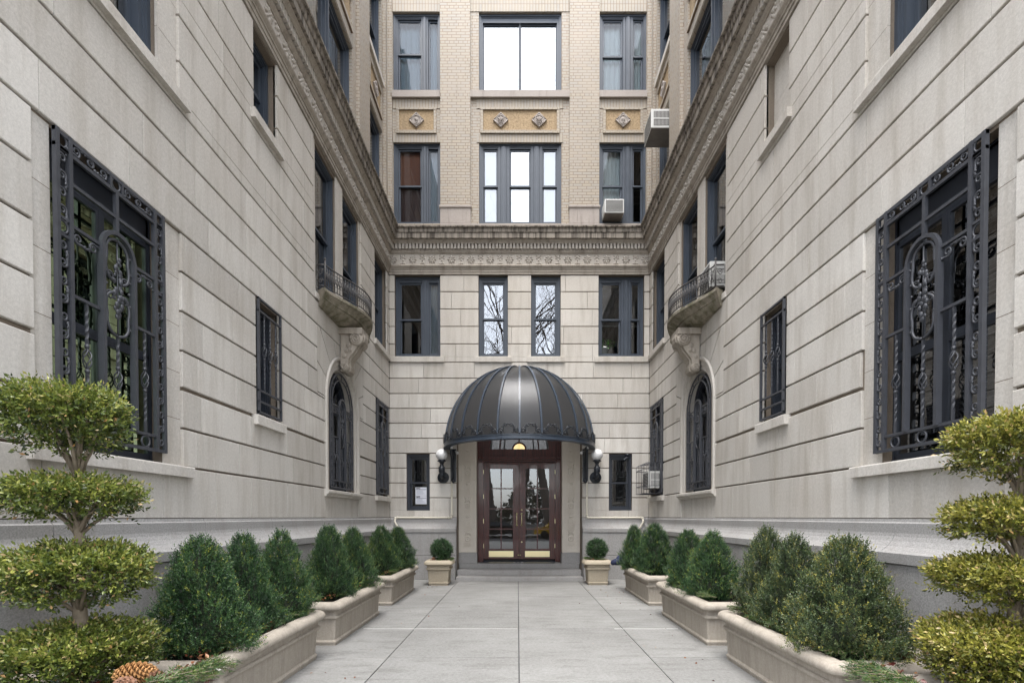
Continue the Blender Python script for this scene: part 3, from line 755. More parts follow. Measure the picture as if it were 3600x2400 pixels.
    for (a, b), ks in zip(bays, (['head'], ['lily', 'lily'], ['head'])):
        mb = MB(); mb.extr([(-.3, 12.565), (.03, 12.565), (.03, 12.735), (-.3, 12.748)], a, b); mb.build('sill', 'terracotta', root)
        aa, bb = (a, b) if len(ks) == 1 else (-1.12, 1.15)
        spandrel(root, aa, bb, 12.56, yb, ks, .2)
        mb = MB(); mb.box(a, b, yb - .012, yb + .02, 14.81, 15.1); mb.build('soldier_course', 'soldier', root)
    dark_shell(root, -W, W, .41, 5.0, 4.6, 15.5); 
    for q in (-1, 1): dark_shell(root, q * 1.75, q * W, .41, 2.0, .1, 4.5)
    # porch
    po = MB(); gmb = MB()
    for q in (-1, 1):
        s_ = lambda a, b: sorted((q * a, q * b))
        a, b = s_(1.17, 1.70)
        po.box(a, b, .47, 1.2, .66, 4.2, .6)
        for i in range(9):
            zz = .66 + i * .395
            for (u0, u1, yf) in ((1.17, 1.235, .425), (1.235, 1.275, .437), (1.545, 1.585, .437), (1.585, 1.70, .425)):
                c, d = s_(u0, u1); po.box(c, d, yf, .475, zz + .0015, zz + .3935, .4 + .4 * rnd.random())
            c, d = s_(1.275, 1.545); po.box(c, d, .452, .475, zz, zz + .395, .6)
        # carved band of bars, rings and lozenges
        zz = .85; k = 0; cx = q * 1.41
        while zz < 4.0:
            kk = k % 6
            if kk in (0, 3):
                po.box(cx - .09, cx + .09, .424, .455, zz, zz + .022); po.box(cx - .09, cx + .09, .424, .455, zz + .055, zz + .077); zz += .12
            elif kk == 1: po.ring(cx, zz + .06, .06, .016, .446, 14); po.dome(cx, zz + .06, .02, .02, 0, .452, .016); zz += .16
            elif kk == 2:
                for s2 in (-1, 1): po.tube([(cx + s2 * .08, .448, zz), (cx + s2 * .03, .448, zz + .06), (cx + s2 * .08, .446, zz + .12)], .017, 5)
                po.dome(cx, zz + .06, .02, .045, 0, .452, .016); zz += .16
            elif kk == 4:
                for s2 in (-1, 1): po.box(cx + s2 * .06 - .009, cx + s2 * .06 + .012, .426, .455, zz, zz + .13)
                po.box(cx - .09, cx + .09, .427, .455, zz + .06, zz + .08); zz += .17
            else:
                for s2 in (-1, 1):
                    for s3 in (0, .11): po.dome(cx + s2 * .07, zz + s3, .012, .012, 0, .452, .014, 6)
                po.dome(cx, zz + .05, .06, .03, 0, .452, .016); zz += .17
            k += 1
        a, b = s_(1.155, 1.70); gmb.box(a, b, .415, 1.2, .365, .655, .7)
        # cheek wall beside the steps
        a, b = s_(1.657, 1.83); gmb.prism([(a, 0), (b, 0), (b, .5), ((a + b) / 2 + .0, .62), (a, .5)], -.38, -.181, .5)
    po.box(-1.7, 1.7, .4, 1.3, 4.15, 4.4, .5)
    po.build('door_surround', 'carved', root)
    for (yf, z0, z1, hw, tn) in ((-.5, -.02, .095, 1.62, .9), (-.06, .096, .225, 1.64, .6), (.4, .226, .362, 1.645, .55)):
        n = 2
        gmb.cbox(-hw, .0 - .001, yf, 1.3 if z0 > .2 else .6, z0, z1, .008, tn); gmb.cbox(.001, hw, yf, 1.3 if z0 > .2 else .6, z0, z1, .008, tn - .1)
    gmb.build('entrance_step', 'granite', root)
    # door frame, doors, transom
    fr = MB()
    for q in (-1, 1):
        for (a, b, y) in ((1.02, 1.06, .93), (1.06, 1.085, .9), (1.085, 1.115, .86), (1.115, 1.135, .83), (1.135, 1.17, .78)):
            a_, b_ = sorted((q * a, q * b)); fr.box(a_, b_, y, 1.1, .366, 4.15)
        a_, b_ = sorted((q * 1.06, q * 1.15)); fr.rbox(a_, b_, .76, .9, 3.27, 3.33, .008)
    fr.rbox(-1.06, 1.06, .86, 1.08, 3.25, 3.32, .01); fr.rbox(-1.06, 1.06, .92, 1.08, 3.192, 3.25, .006); fr.box(-1.02, 1.02, .955, 1.08, 3.32, 3.545)
    for q in (-1, 1):
        a_, b_ = sorted((q * .83, q * 1.02)); fr.prism([(q * 1.02, 3.545), (q * 1.02, 4.15), (q * .62, 4.15), (q * .72, 3.98), (q * .8, 3.75), (q * .835, 3.545)], .955, 1.07)
    fr.ring(0, 3.545, .185, .024, .99, 28, 6)
    for q in (-1, 1):
        fr.tube([(q * .55 * math.cos(t * .13) , .99, 3.545 + .85 * math.sin(t * .13)) for t in range(8)], .022, 6)
    fr.box(-.016, .016, .975, 1.03, 3.74, 4.15)
    f = fr.build('door_frame', 'wood', root)
    g = MB(); g.add([(-.84, 1.015, 3.545), (.84, 1.015, 3.545), (.84, 1.015, 4.15), (-.84, 1.015, 4.15)], [(0, 1, 2, 3)]); g.build('transom_pane', 'glass_mirror', f, fix=False)
    th = MB(); th.extr([(-1.2, .363), (-.75, .363), (-.8, .405), (-1.2, .405)], -1.0, 1.0); th.build('threshold', 'frame_dark', f)
    for q in (-1, 1):
        d = MB(); x0, x1 = sorted((q * .004, q * 1.017)); Z0, Z1 = .435, 3.185; y0, y1 = 1.0, 1.05
        gx0, gx1 = sorted((q * .168, q * .862)); gz0, gz1 = .715, 3.01
        for a, b, c, e in rect_minus(x0, x1, Z0, Z1, [(gx0, gx1, gz0, gz1)]): d.box(a, b, y0, y1, c, e)
        mx = (gx0 + gx1) / 2; d.box(mx - .018, mx + .018, y0 + .008, y1, gz0, gz1)
        for k in range(1, 4):
            zz = gz0 + (gz1 - gz0) * k / 4; d.box(gx0, mx - .018, y0 + .008, y1, zz - .017, zz + .017); d.box(mx + .018, gx1, y0 + .008, y1, zz - .017, zz + .017)
        for a, b, c, e in ((gx0, gx0 + .012, gz0, gz1), (gx1 - .012, gx1, gz0, gz1), (gx0 + .012, gx1 - .012, gz0, gz0 + .012), (gx0 + .012, gx1 - .012, gz1 - .012, gz1)): d.box(a, b, y0 - .006, y0 + .01, c, e)
        do = d.build('door', 'wood', root)
        for i, (a, b) in enumerate(((gx0, mx - .018), (mx + .018, gx1))):
            for k in range(4):
                c, e = gz0 + (gz1 - gz0) * k / 4, gz0 + (gz1 - gz0) * (k + 1) / 4
                g = MB(); g.add([(a, 1.027, c), (b, 1.027, c), (b, 1.027, e), (a, 1.027, e)], [(0, 1, 2, 3)]); g.build('pane', 'glass_door', do, fix=False)
        kp = MB(); kp.rbox(gx0 - .004, gx1 + .004, .994, 1.003, .495, .665, .002); kp.build('kick_plate', 'brass', do)
        h = MB(); hx = q * .07
        h.tube([(hx, 1.0, 1.72), (hx, .94, 1.72), (hx, .925, 1.69), (hx, .925, 1.43), (hx, .94, 1.40), (hx, 1.0, 1.40)], .012, 8)
        for zz in (1.72, 1.40): h.lathe([(0, .0), (.03, .0), (.03, .012), (.016, .02), (0, .02)], (hx, 1.0, zz), 14, 'y')
        h.ball((hx, .925, 1.56), .019, 8); h.build('handle', 'brass', do)
        for zz in (.75, 1.45, 2.15, 2.85):
            hg = MB(); a, b = sorted((q * 1.008, q * 1.024)); hg.box(a, b, .985, .999, zz, zz + .12); hg.build('hinge', 'brass', do)
        lk = MB()
        if q > 0:
            for zz in (1.83, .92): lk.lathe([(0, 0), (.022, 0), (.022, .01), (.012, .016), (0, .016)], (q * .07, 1.0, zz), 14, 'y')
        lk.lathe([(0, 0), (.02, 0), (.02, .014), (0, .018)], (q * .028, 1.0, .545), 12, 'y')
        lk.build('lock', 'brass', do)
    dark_shell(root, -1.3, 1.3, 1.12, 4.5, .36, 4.4, 'vestibule', 'vest')
entrance_block()
# ------------------------------------------------------------------ iron grilles
def bar(mb, a, b, w=.028, d=.03):
    """square bar between two points of the grille plane, front faces at -d"""
    (x0, z0), (x1, z1) = a, b
    if abs(x0 - x1) < 1e-6: mb.box(x0 - w / 2, x0 + w / 2, -d, 0, min(z0, z1), max(z0, z1))
    else: mb.box(x0, x1, -d * .93, -.002, z0 - w / 2, z0 + w / 2)
def scroll_strip(mb, a, b, w, r=.0115, y=-.016):
    (x0, z0), (x1, z1) = a, b; L = math.hypot(x1 - x0, z1 - z0); ux, uz = (x1 - x0) / L, (z1 - z0) / L
    n = max(1, int(round(L / (w * 1.35)))); p = L / n
    def P(t, s): return (x0 + ux * t - uz * s, y, z0 + uz * t + ux * s)
    for i in range(n):
        sg = 1 if i % 2 == 0 else -1; c = (i + .5) * p; R = w * .40; pts = []
        for k in range(20):
            a_ = -2.2 + k * .46; rr = R * (1 - .039 * k)
            pts.append(P(c + rr * math.cos(a_), sg * (rr * math.sin(a_))))
        t0 = c - p * .72
        pts = [P(t0, -sg * w * .25), P(c - p * .5, -sg * w * .42)] + pts
        mb.tube(pts, [r * (1 - .02 * k) for k in range(len(pts))], 5)
        q = P(c - p * .42, -sg * w * .3); mb.ball((q[0], y - .004, q[2]), w * .12, 5, .5, (1, .6, 1))
        q = P(c + p * .3, sg * w * .36); mb.ball((q[0], y - .004, q[2]), w * .1, 5, .5, (1.2, .6, 1))
def twisted(mb, x, z0, z1, r=.013):
    n = 60; L = z1 - z0; pts = [(x, -.015, z0 + L * i / n) for i in range(n + 1)]
    km = z0 + L * .52; h = .085; seg = []
    def run(a, b, tw):
        m = max(4, int((b - a) / .012)); mb.tube([(x, -.015, a + (b - a) * i / m) for i in range(m + 1)], r, 4, twist=tw, smooth=False)
    run(z0, z0 + L * .1, 0); run(z0 + L * .1, km - h - .05, .32); run(km - h - .05, km - h + .01, 0); run(km + h - .01, km + h + .05, 0); run(km + h + .05, z1 - L * .06, .32); run(z1 - L * .06, z1, 0)
    for k in range(4):
        mb.tube([(x + .032 * math.sin(PI * i / 10) * math.cos(k * PI / 2 + i * .3), -.015 + .032 * math.sin(PI * i / 10) * math.sin(k * PI / 2 + i * .3), km - h + 2 * h * i / 10) for i in range(11)], .0065, 4)
    for zz in (km - h - .012, km + h + .012): mb.ball((x, -.015, zz), .019, 5)
def cartouche(mb, cx, z0, z1, w):
    h = z1 - z0; m = (z0 + z1) / 2; y = -.02; r = .0135
    for s in (-1, 1):
        out = [(0, z1), (s * w * .3, z1 - .02), (s * w * .46, z1 - .09), (s * w * .42, z1 - .16), (s * w * .5, m + h * .2), (s * w * .42, m + h * .1), (s * w * .2, m + h * .06)]
        out2 = [(s * w * .2, m - h * .06), (s * w * .42, m - h * .1), (s * w * .5, m - h * .2), (s * w * .42, z0 + .16), (s * w * .46, z0 + .09), (s * w * .3, z0 + .02), (0, z0)]
        for pl in (out, out2):
            P = []
            for (a, b), (c, d) in zip(pl, pl[1:]):
                for t in range(3): P.append((cx + a + (c - a) * t / 3, y, b + (d - b) * t / 3))
            P.append((cx + pl[-1][0], y, pl[-1][1]))
            for _ in range(2): P = [P[0]] + [tuple((P[i - 1][k] + 2 * P[i][k] + P[i + 1][k]) / 4 for k in range(3)) for i in range(1, len(P) - 1)] + [P[-1]]
            mb.tube(P, r, 5)
        for zz in (m + h * .1, m - h * .1):
            sp = [(cx + s * (w * .3 + .04 * (1 - .04 * i) * math.cos(i * .5)), y, zz + .04 * (1 - .04 * i) * math.sin(i * .5)) for i in range(18)]; mb.tube(sp, .007, 4)
        for k in range(7): mb.ball((cx + s * w * (.46 if k % 2 else .5), y - .004, z0 + h * (.12 + .76 * k / 6)), .011, 4)
    r2 = random.Random(5)
    for k in range(44):
        t = r2.uniform(-1, 1); mb.ball((cx + r2.uniform(-1, 1) * w * .2 * (1 - t * t * .7), y - r2.uniform(0, .012), m + t * h * .3), r2.uniform(.010, .019), 4, .5, (1.2, .7, 1.5))
    mb.tube([(cx, y, z0 + .02), (cx, y, z1 - .02)], .007, 4)
def grille(name, label, block, xc, z, w, h, y=-.012, arch=0.0, nbars=3, group='iron window grilles', sgn=1):
    root = thing(name, label, 'window grille', block.pt(xc, y, z), block.rz, group)
    hw = w / 2; st = .125 if w > 1 else .1
    hr = h if not arch else h - arch    # height of the square-headed part
    f = MB()
    for x in (-hw + .015, hw - .015): bar(f, (x, 0), (x, hr), .03, .034)
    for x in (-hw + st, hw - st): bar(f, (x, 0), (x, hr), .03, .034)
    bar(f, (-hw, .015), (hw, .015), .028); bar(f, (-hw + st, .145), (hw - st, .145), .026)
    S = MB(); rings = [.145 - .065]
    inner = (w - 2 * st)
    aw = .17 if w > 1 else .13   # half width of the arched panel
    zb3, zb2 = h * .478, h * .71
    if arch: zb3, zb2 = hr * .6, hr * .97
    if not arch:
        bar(f, (-hw, h - .015), (hw, h - .015), .03); bar(f, (-hw, h - st), (hw, h - st), .028); zb1 = h * .85
        bar(f, (-hw + st, zb1), (hw - st, zb1), .026); bar(f, (0, zb2 + aw + .02), (0, h - st), .03)
        for q in (-1, 1):
            S.ring(q * (hw - st / 2), h - st / 2, st * .36, .009, -.016); bar(f, *sorted(((q * (hw - .02), h - st * 1.0), (q * (hw - st), h - st * 1.0))), .022)
        S.ring(0, h - st / 2, st * .36, .009, -.016)
        for q in (-1, 1): bar(f, (q * st * .5, h - st), (q * st * .5, h), .02)
        scroll_strip(S, (-hw + st, h - st / 2), (-st * .55, h - st / 2), st * .78); scroll_strip(S, (hw - st, h - st / 2), (st * .55, h - st / 2), st * .78)
    else:
        R = hw - .01
        for rr, wd in ((R - .005, .016), (R - st, .014)):
            f.tube([(rr * math.cos(PI * k / 24), -.017, hr + rr * arch / R * math.sin(PI * k / 24)) for k in range(25)], wd, 4, smooth=False)
        for k in (5, 8, 12, 16, 19):
            a = PI * k / 24; f.tube([((R - st) * math.cos(a), -.017, hr + (R - st) * arch / R * math.sin(a)), (R * math.cos(a), -.017, hr + arch * math.sin(a))], .009, 4)
    zr = h * .69 if not arch else hr * .45
    for q in (-1, 1):
        x = q * (hw - st / 2)
        if not arch:
            for zz in (zr - st * .5, zr + st * .5): bar(f, *sorted(((q * (hw - .02), zz), (q * (hw - st), zz))), .02)
            S.ring(x, zr, st * .36, .009, -.016)
            scroll_strip(S, (x, zr + st * .5), (x, h - st), st * .76); scroll_strip(S, (x, zr - st * .5), (x, .03), st * .76)
        else: scroll_strip(S, (x, hr), (x, .03), st * .76)
        xi = q * (hw - st)
        bar(f, *sorted(((q * aw, zb3), (xi, zb3))), .024); bar(f, *sorted(((q * aw, zb2), (xi, zb2))), .024)
        if arch: bar(f, *sorted(((q * aw, zb2 - .14), (xi, zb2 - .14))), .02)
        scroll_strip(S, (q * aw, zb2 - .07), (xi, zb2 - .07), .1)
    f.build('outer_frame', 'iron', root); S.build('scroll_border', 'iron', root, fix=False)
    A = MB()
    for q in (-1, 1): bar(A, (q * aw, .145), (q * aw, zb2 + .01), .03, .05)
    A.tube([(aw * math.cos(PI * k / 18), -.03, zb2 + aw * math.sin(PI * k / 18)) for k in range(19)], .022, 4, smooth=False)
    A.build('arched_panel', 'iron', root)
    C = MB(); zc1 = zb2 + aw * .72; zc0 = zb3 - .16; cartouche(C, 0, zc0, zc1, aw * 1.55)
    for zz in (zb3, zb2 - .1): C.box(-aw, -aw * .72, -.02, -.004, zz - .01, zz + .01); C.box(aw * .72, aw, -.02, -.004, zz - .01, zz + .01)
    C.build('cartouche', 'iron', root, fix=False)
    xs = [0] + [q * (aw + (hw - st - aw) * t) for q in (-1, 1) for t in ((.5,) if nbars == 3 else (.33, .72))]
    for x in xs:
        t = MB(); twisted(t, x, .155, zc0 if x == 0 else zb3); t.build('twisted_bar', 'iron', root, fix=False)
    rr = MB()
    for x in xs if nbars == 3 else [-.36, -.12, .12, .36]: rr.ring(x, .08, .05, .0095, -.016)
    rr.build('ring_rail', 'iron', root, fix=False)
    return root
def small_grille(label, block, xc, z, w, h):
    root = thing('window_grille', label, 'window grille', block.pt(xc, -.012, z), block.rz, 'iron window grilles')
    f = MB(); hw = w / 2
    for x in (-hw + .013, hw - .013): bar(f, (x, 0), (x, h), .026)
    for zz in (.013, .15, .29, h - .17, h - .013): bar(f, (-hw, zz), (hw, zz), .024)
    f.build('outer_frame', 'iron', root)
    for k in range(3):
        t = MB(); twisted(t, -hw + w * (k + 1) / 4, .29, h - .17, .011); t.build('twisted_bar', 'iron', root, fix=False)
for B, side in ((LW, 'left'), (RW, 'right')):
    s = B.sg
    grille('window_grille', {'left': 'large scrollwork grille over the green-tinted window of the left wing', 'right': 'large pale grey scrollwork grille over the dark window with slats for its striped reflection on the right wing'}[side], B, s * (4.345 if side == 'left' else 4.385), 2.24, 1.15, 2.235, y=.004 if side == 'left' else -.008)
    grille('window_grille', f'arched iron grille under the balcony bracket of the {side} wing', B, s * 9.98, 2.17, 1.3, 2.2, y=.05, arch=.6, nbars=5)
    if side == 'left': grille('window_grille', 'narrow scrollwork grille beside the inner corner of the left wing, no air conditioner behind it', B, s * 12.79, 2.2, 1.07, 2.27, y=-.01)
    else: grille('window_grille', 'narrow scrollwork grille on the right wing with the caged air conditioner in front of it', B, s * 12.79, 2.2, 1.07, 2.27, y=-.01)
    small_grille(f'small barred grille of three twisted rods over the small window of the {side} wing', B, s * 6.985, 2.985, .64, 1.49)

# ------------------------------------------------------------------ canopy
def canopy():
    root = thing('entrance_canopy', 'domed dark metal canopy with blue-grey ribs over the double doors', 'canopy', (0, FY, 3.42))
    R, P, H = 1.93, 1.88, 2.02; n = 12; vn = 22
    def pt(a, t, k=1.0):
        c = math.cos(t) ** .97; return (-R * k * math.cos(a) * c, -P * k * math.sin(a) * c - .01, .06 + H * k * math.sin(t))
    for i in range(n):
        mb = MB(); a0, a1 = PI * i / n, PI * (i + 1) / n; vs = []
        for k in range(vn + 1):
            t = PI / 2 * k / vn; vs += [pt(a0, t), pt(a1, t)]
        fs = [(2 * k, 2 * k + 1, 2 * k + 3, 2 * k + 2) for k in range(vn)]
        mb.add(vs, fs, .5, True); mb.build('panel', 'canopy', root, fix=False)
    for i in range(n + 1):
        mb = MB(); a = PI * i / n; hw = .022; vs = []
        tx, ty = R * math.sin(a), -P * math.cos(a); l = math.hypot(tx, ty); tx, ty = tx / l * hw, ty / l * hw
        for k in range(vn + 1):
            t = PI / 2 * k / vn * .985; w = 1 if k < vn - 3 else .75
            p = pt(a, t, 1.004); q = pt(a, t, 1.02)
            if i in (0, n): p = (p[0], p[1] - .02, p[2]); q = (q[0], q[1] - .02, q[2])
            vs += [(p[0] - tx * w, p[1] - ty * w, p[2]), (q[0] - tx * w, q[1] - ty * w, q[2]), (q[0] + tx * w, q[1] + ty * w, q[2]), (p[0] + tx * w, p[1] + ty * w, p[2])]
        fs = []
        for k in range(vn):
            for j in range(3): fs.append((4 * k + j, 4 * k + j + 1, 4 * k + 5 + j, 4 * k + 4 + j))
        mb.add(vs, fs); mb.build('rib', 'canopy_rib', root)
    rim = MB(); prof = [(-.10, -.02), (.055, -.02), (.06, 0), (.035, .012), (.032, .075), (.045, .08), (.045, .098), (.0, .10), (-.10, .06)]
    m = len(prof); vs = []; q = 48
    for i in range(q + 1):
        a = PI * i / q
        for o, z in prof: vs.append((-(R + o) * math.cos(a), -(P + o) * math.sin(a) - .004, z))
    rim.add(vs, [(i * m + k, i * m + (k + 1) % m, (i + 1) * m + (k + 1) % m, (i + 1) * m + k) for i in range(q) for k in range(m)]); rim.build('rim', 'canopy_rib', root)
    for i in range(n):
        cr = MB(); am = PI * (i + .5) / n; half = PI / n / 2
        def Q(u, z):
            a = am + u * half; t = z / H * .9; c = math.cos(t); return (-(R * c + .05) * math.cos(a), -(P * c + .05) * math.sin(a), .10 + z)
        for s in (-1, 1):
            big = [Q(s * (.70 - .0115 * (22 - j) * math.cos(j * .42)), .07 + .0029 * (22 - j) * math.sin(j * .42)) for j in range(21)]; cr.tube(big, .014, 5)
            arm = [Q(s * (.445 + .035 * math.sin(j / 9 * PI)), .06 + .15 * j / 9) for j in range(10)]; cr.tube(arm, .015, 5)
            sm = [Q(s * (.27 + .0092 * (20 - j) * math.cos(j * .45)), .2 + .0024 * (20 - j) * math.sin(j * .45)) for j in range(18)]; cr.tube(sm, .012, 5)
            cr.tube([Q(s * .46, .05), Q(s * .36, .028), Q(s * .27, .04)], .011, 4); cr.tube([Q(s * .62, .14), Q(s * .58, .165), Q(s * .5, .17)], .011, 4)
            cr.tube([Q(s * .14, .225), Q(s * .07, .235), Q(0, .225)], .012, 4); cr.ball(Q(s * .70, .07), .016, 4)
        cr.ball(Q(0, .225), .018, 5); cr.ball(Q(1, .02), .02, 5)
        cr.build('scroll_crest', 'cast_iron', root, fix=False)
    for q in (-1, 1):
        br = MB(); x = q * 1.74
        out = [(0, 0), (.0, -.86), (.05, -.87), (.07, -.75), (.06, -.6), (.1, -.45), (.2, -.28), (.36, -.12), (.5, -.02), (.5, .0)]
        br.prism([(0, 0)], 0, 0) if False else None
        k = len(out); br.add([(x - .05, -a, b) for a, b in out] + [(x - .025, -a, b) for a, b in out], [tuple(range(k)), tuple(range(k, 2 * k))[::-1]] + [(i, (i + 1) % k, k + (i + 1) % k, k + i) for i in range(k)])
        br.box(x - .075, x + .075, -.03, 0.0, -.86, 0)
        for (yy, zz, r) in ((-.14, -.25, .1), (-.08, -.5, .055), (-.26, -.14, .06)):
            br.tube([(x, yy - r * (1 - .035 * i) * math.cos(i * .45), zz + r * (1 - .035 * i) * math.sin(i * .45)) for i in range(24)], .022, 5)
        br.tube([(x, -.03, -.8), (x, -.09, -.66), (x, -.12, -.45), (x, -.24, -.24), (x, -.45, -.05)], .03, 6)
        br.ball((x, -.06, -.84), .045, 7, .5, (1, 1, 1.4))
        bo = br.build('bracket', 'cast_iron', root)
        for dx, yy, zz in ((-q * .0, -.42, -.03), (-q * .13, -.25, -.13)):
            sp = MB(); sp.ball((x + dx, yy, zz), .042, 8); sp.tube([(x + dx, yy + .03, zz + .02), (x + dx * .5, yy + .1, zz + .06)], .02, 6); sp.build('spotlight', 'white_globe', bo)
canopy()

# globe lamps
def globe_lamp(label, x):
    root = thing('wall_lantern', label, 'wall lamp', (x, FY, 2.67), 0, 'globe lamps flanking the entrance')
    b = MB()
    b.lathe([(0, 0), (.15, 0), (.155, .02), (.135, .035), (.12, .035), (.105, .05), (.08, .055), (.06, .085), (0, .09)], (0, 0, 0), 28, 'y')
    b.tube([(0, -.05, 0), (0, -.16, 0), (0, -.22, .01), (0, -.265, .05), (0, -.275, .11)], [.05, .045, .05, .055, .058], 12)
    b.build('bracket_arm', 'cast_iron', root)
    c = MB(); cy = -.275
    c.lathe([(.058, .09), (.068, .12), (.072, .2), (.074, .26), (.055, .265), (.048, .28), (.055, .29), (.048, .305), (.038, .315), (.045, .335), (.06, .36), (.08, .385), (.1, .395), (.115, .4), (.115, .415), (.09, .42), (.09, .45), (0, .45)], (0, cy, 0), 20)
    for k in range(12): a = 2 * PI * k / 12; c.tube([(.072 * math.cos(a), cy + .072 * math.sin(a), .12), (.077 * math.cos(a), cy + .077 * math.sin(a), .255)], .008, 4)
    c.build('fluted_holder', 'cast_iron', root)
    g = MB(); g.ball((0, cy, .565), .152, 16); g.build('globe', 'white_globe', root)
    return root
g0 = globe_lamp('white globe lamp on a black arm, between the canopy and the window with notices', -2.01)
dup(g0, (2.01, FY, 2.67), 0, 'white globe lamp on a black arm, between the canopy and the window with the camera')

# conduit pipes
for q, lab in ((-1, 'cream conduit pipe running down and along the wall left of the doors'), (1, 'cream conduit pipe running down and along the wall right of the doors')):
    root = thing('conduit_pipe', lab, 'pipe', (q * 1.78, FY, 1.6)); mb = MB(); X = q * 1.78
    xc = q * (3.27 if q < 0 else 3.25) - X
    mb.tube([(0, -.04, .97), (0, -.04, .06), (q * .02, -.045, .02), (q * .06, -.05, .01), (xc - q * .03, -.05, .01), (xc, -.06, -.005), (xc + q * -.0, -.13, -.09), (xc - q * .13, -.26, -.27)], .026, 8)
    mb.build('pipe', 'cream_pipe', root)
    c = MB()
    for p in ((0, -.04, .1), (q * .1, -.05, .01), (xc - q * .05, -.05, .01), (xc * .5, -.05, .01), (0, -.04, .6)):
        ax = 'z' if p[0] == 0 else 'x'; c.lathe([(.0, -.02), (.033, -.02), (.033, .02), (0, .02)], p, 10, ax)
    c.ball((q * .02, -.045, .02), .036, 8); c.ball((xc, -.06, -.005), .036, 8); c.build('coupling', 'cream_pipe', root)

# ------------------------------------------------------------------ small things on the facade
def text_mesh(name, cu, mat):
    t = bpy.data.objects.new('text_source', cu); col.objects.link(t); bpy.context.view_layer.update()
    me = bpy.data.meshes.new_from_object(t.evaluated_get(bpy.context.evaluated_depsgraph_get())); me.name = name
    bpy.data.objects.remove(t); me.materials.clear(); me.materials.append(M[mat])
    o = bpy.data.objects.new(name, me); col.objects.link(o); return o
def notice(label, x, z, w, h):
    root = thing('notice', label, 'notice', (x, FY + .12 + .075 - .012, z), 0, 'notices in the window')
    p = MB(); p.box(-w / 2, w / 2, -.001, .002, 0, h); p.build('sheet', 'paper', root)
    t = MB(); t.box(-w / 2 + .01, w / 2 - .01, -.0025, -.0012, h * .72, h * .765)
    t.build('title_bar', 'ink_blue', root)
    ln = MB(); r = random.Random(int(z * 100))
    for k in range(9):
        zz = h * (.63 - .062 * k); ln.box(-w / 2 + .02, -w / 2 + .02 + (w - .04) * r.uniform(.6, 1), -.0025, -.0012, zz, zz + .0045)
    ln.box(-w * .02, w * .2, -.0025, -.0012, h * .82, h * .825); ln.build('small_print', 'ink_grey', root)
    cu = bpy.data.curves.new('lettering', 'FONT'); cu.body = 'NYC'; cu.size = h * .22; cu.offset = .0035; cu.extrude = .0004
    o = text_mesh('lettering', cu, 'ink_black'); o.parent = root; o.location = (-w * .42, -.002, h * .80); o.rotation_euler = (PI / 2, 0, 0)
notice('upper of the two printed notices taped inside the window left of the doors', -2.635, 2.2, .3, .225)
notice('lower of the two printed notices taped inside the window left of the doors', -2.635, 1.975, .3, .22)

cam_t = thing('security_camera', 'dark security camera hanging at the top of the window right of the doors', 'camera', (2.86, FY + .02, 3.295))
mb = MB(); mb.lathe([(0, 0), (.05, 0), (.045, -.05), (.02, -.06), (0, -.06)], n=16); mb.ball((0, 0, -.08), .025, 8); mb.build('mount', 'cast_iron', cam_t)
mb = MB(); d = Vector((-.75, -.35, -.55)).normalized(); p0 = Vector((.01, 0, -.09)); mb.tube([p0, p0 + d * .02, p0 + d * .13, p0 + d * .15], [.03, .036, .036, .03], 12, smooth=False)
mb.build('housing', 'cast_iron', cam_t)

mt = thing('door_mat', 'black rubber mat with white house numbers on the top step', 'door mat', (-.06, FY + .55, .363))
mb = MB(); mb.rbox(-1.02, 1.02, -.14, .25, .001, .014, .004); mb.build('mat', 'mat_rubber', mt)
cu = bpy.data.curves.new('numbers', 'FONT'); cu.body = '333'; cu.size = .2; cu.align_x = 'CENTER'; cu.offset = .004; cu.space_character = 1.1; cu.extrude = .001
o = text_mesh('numbers', cu, 'white_paint'); o.parent = mt; o.location = (.03, -.06, .0152)

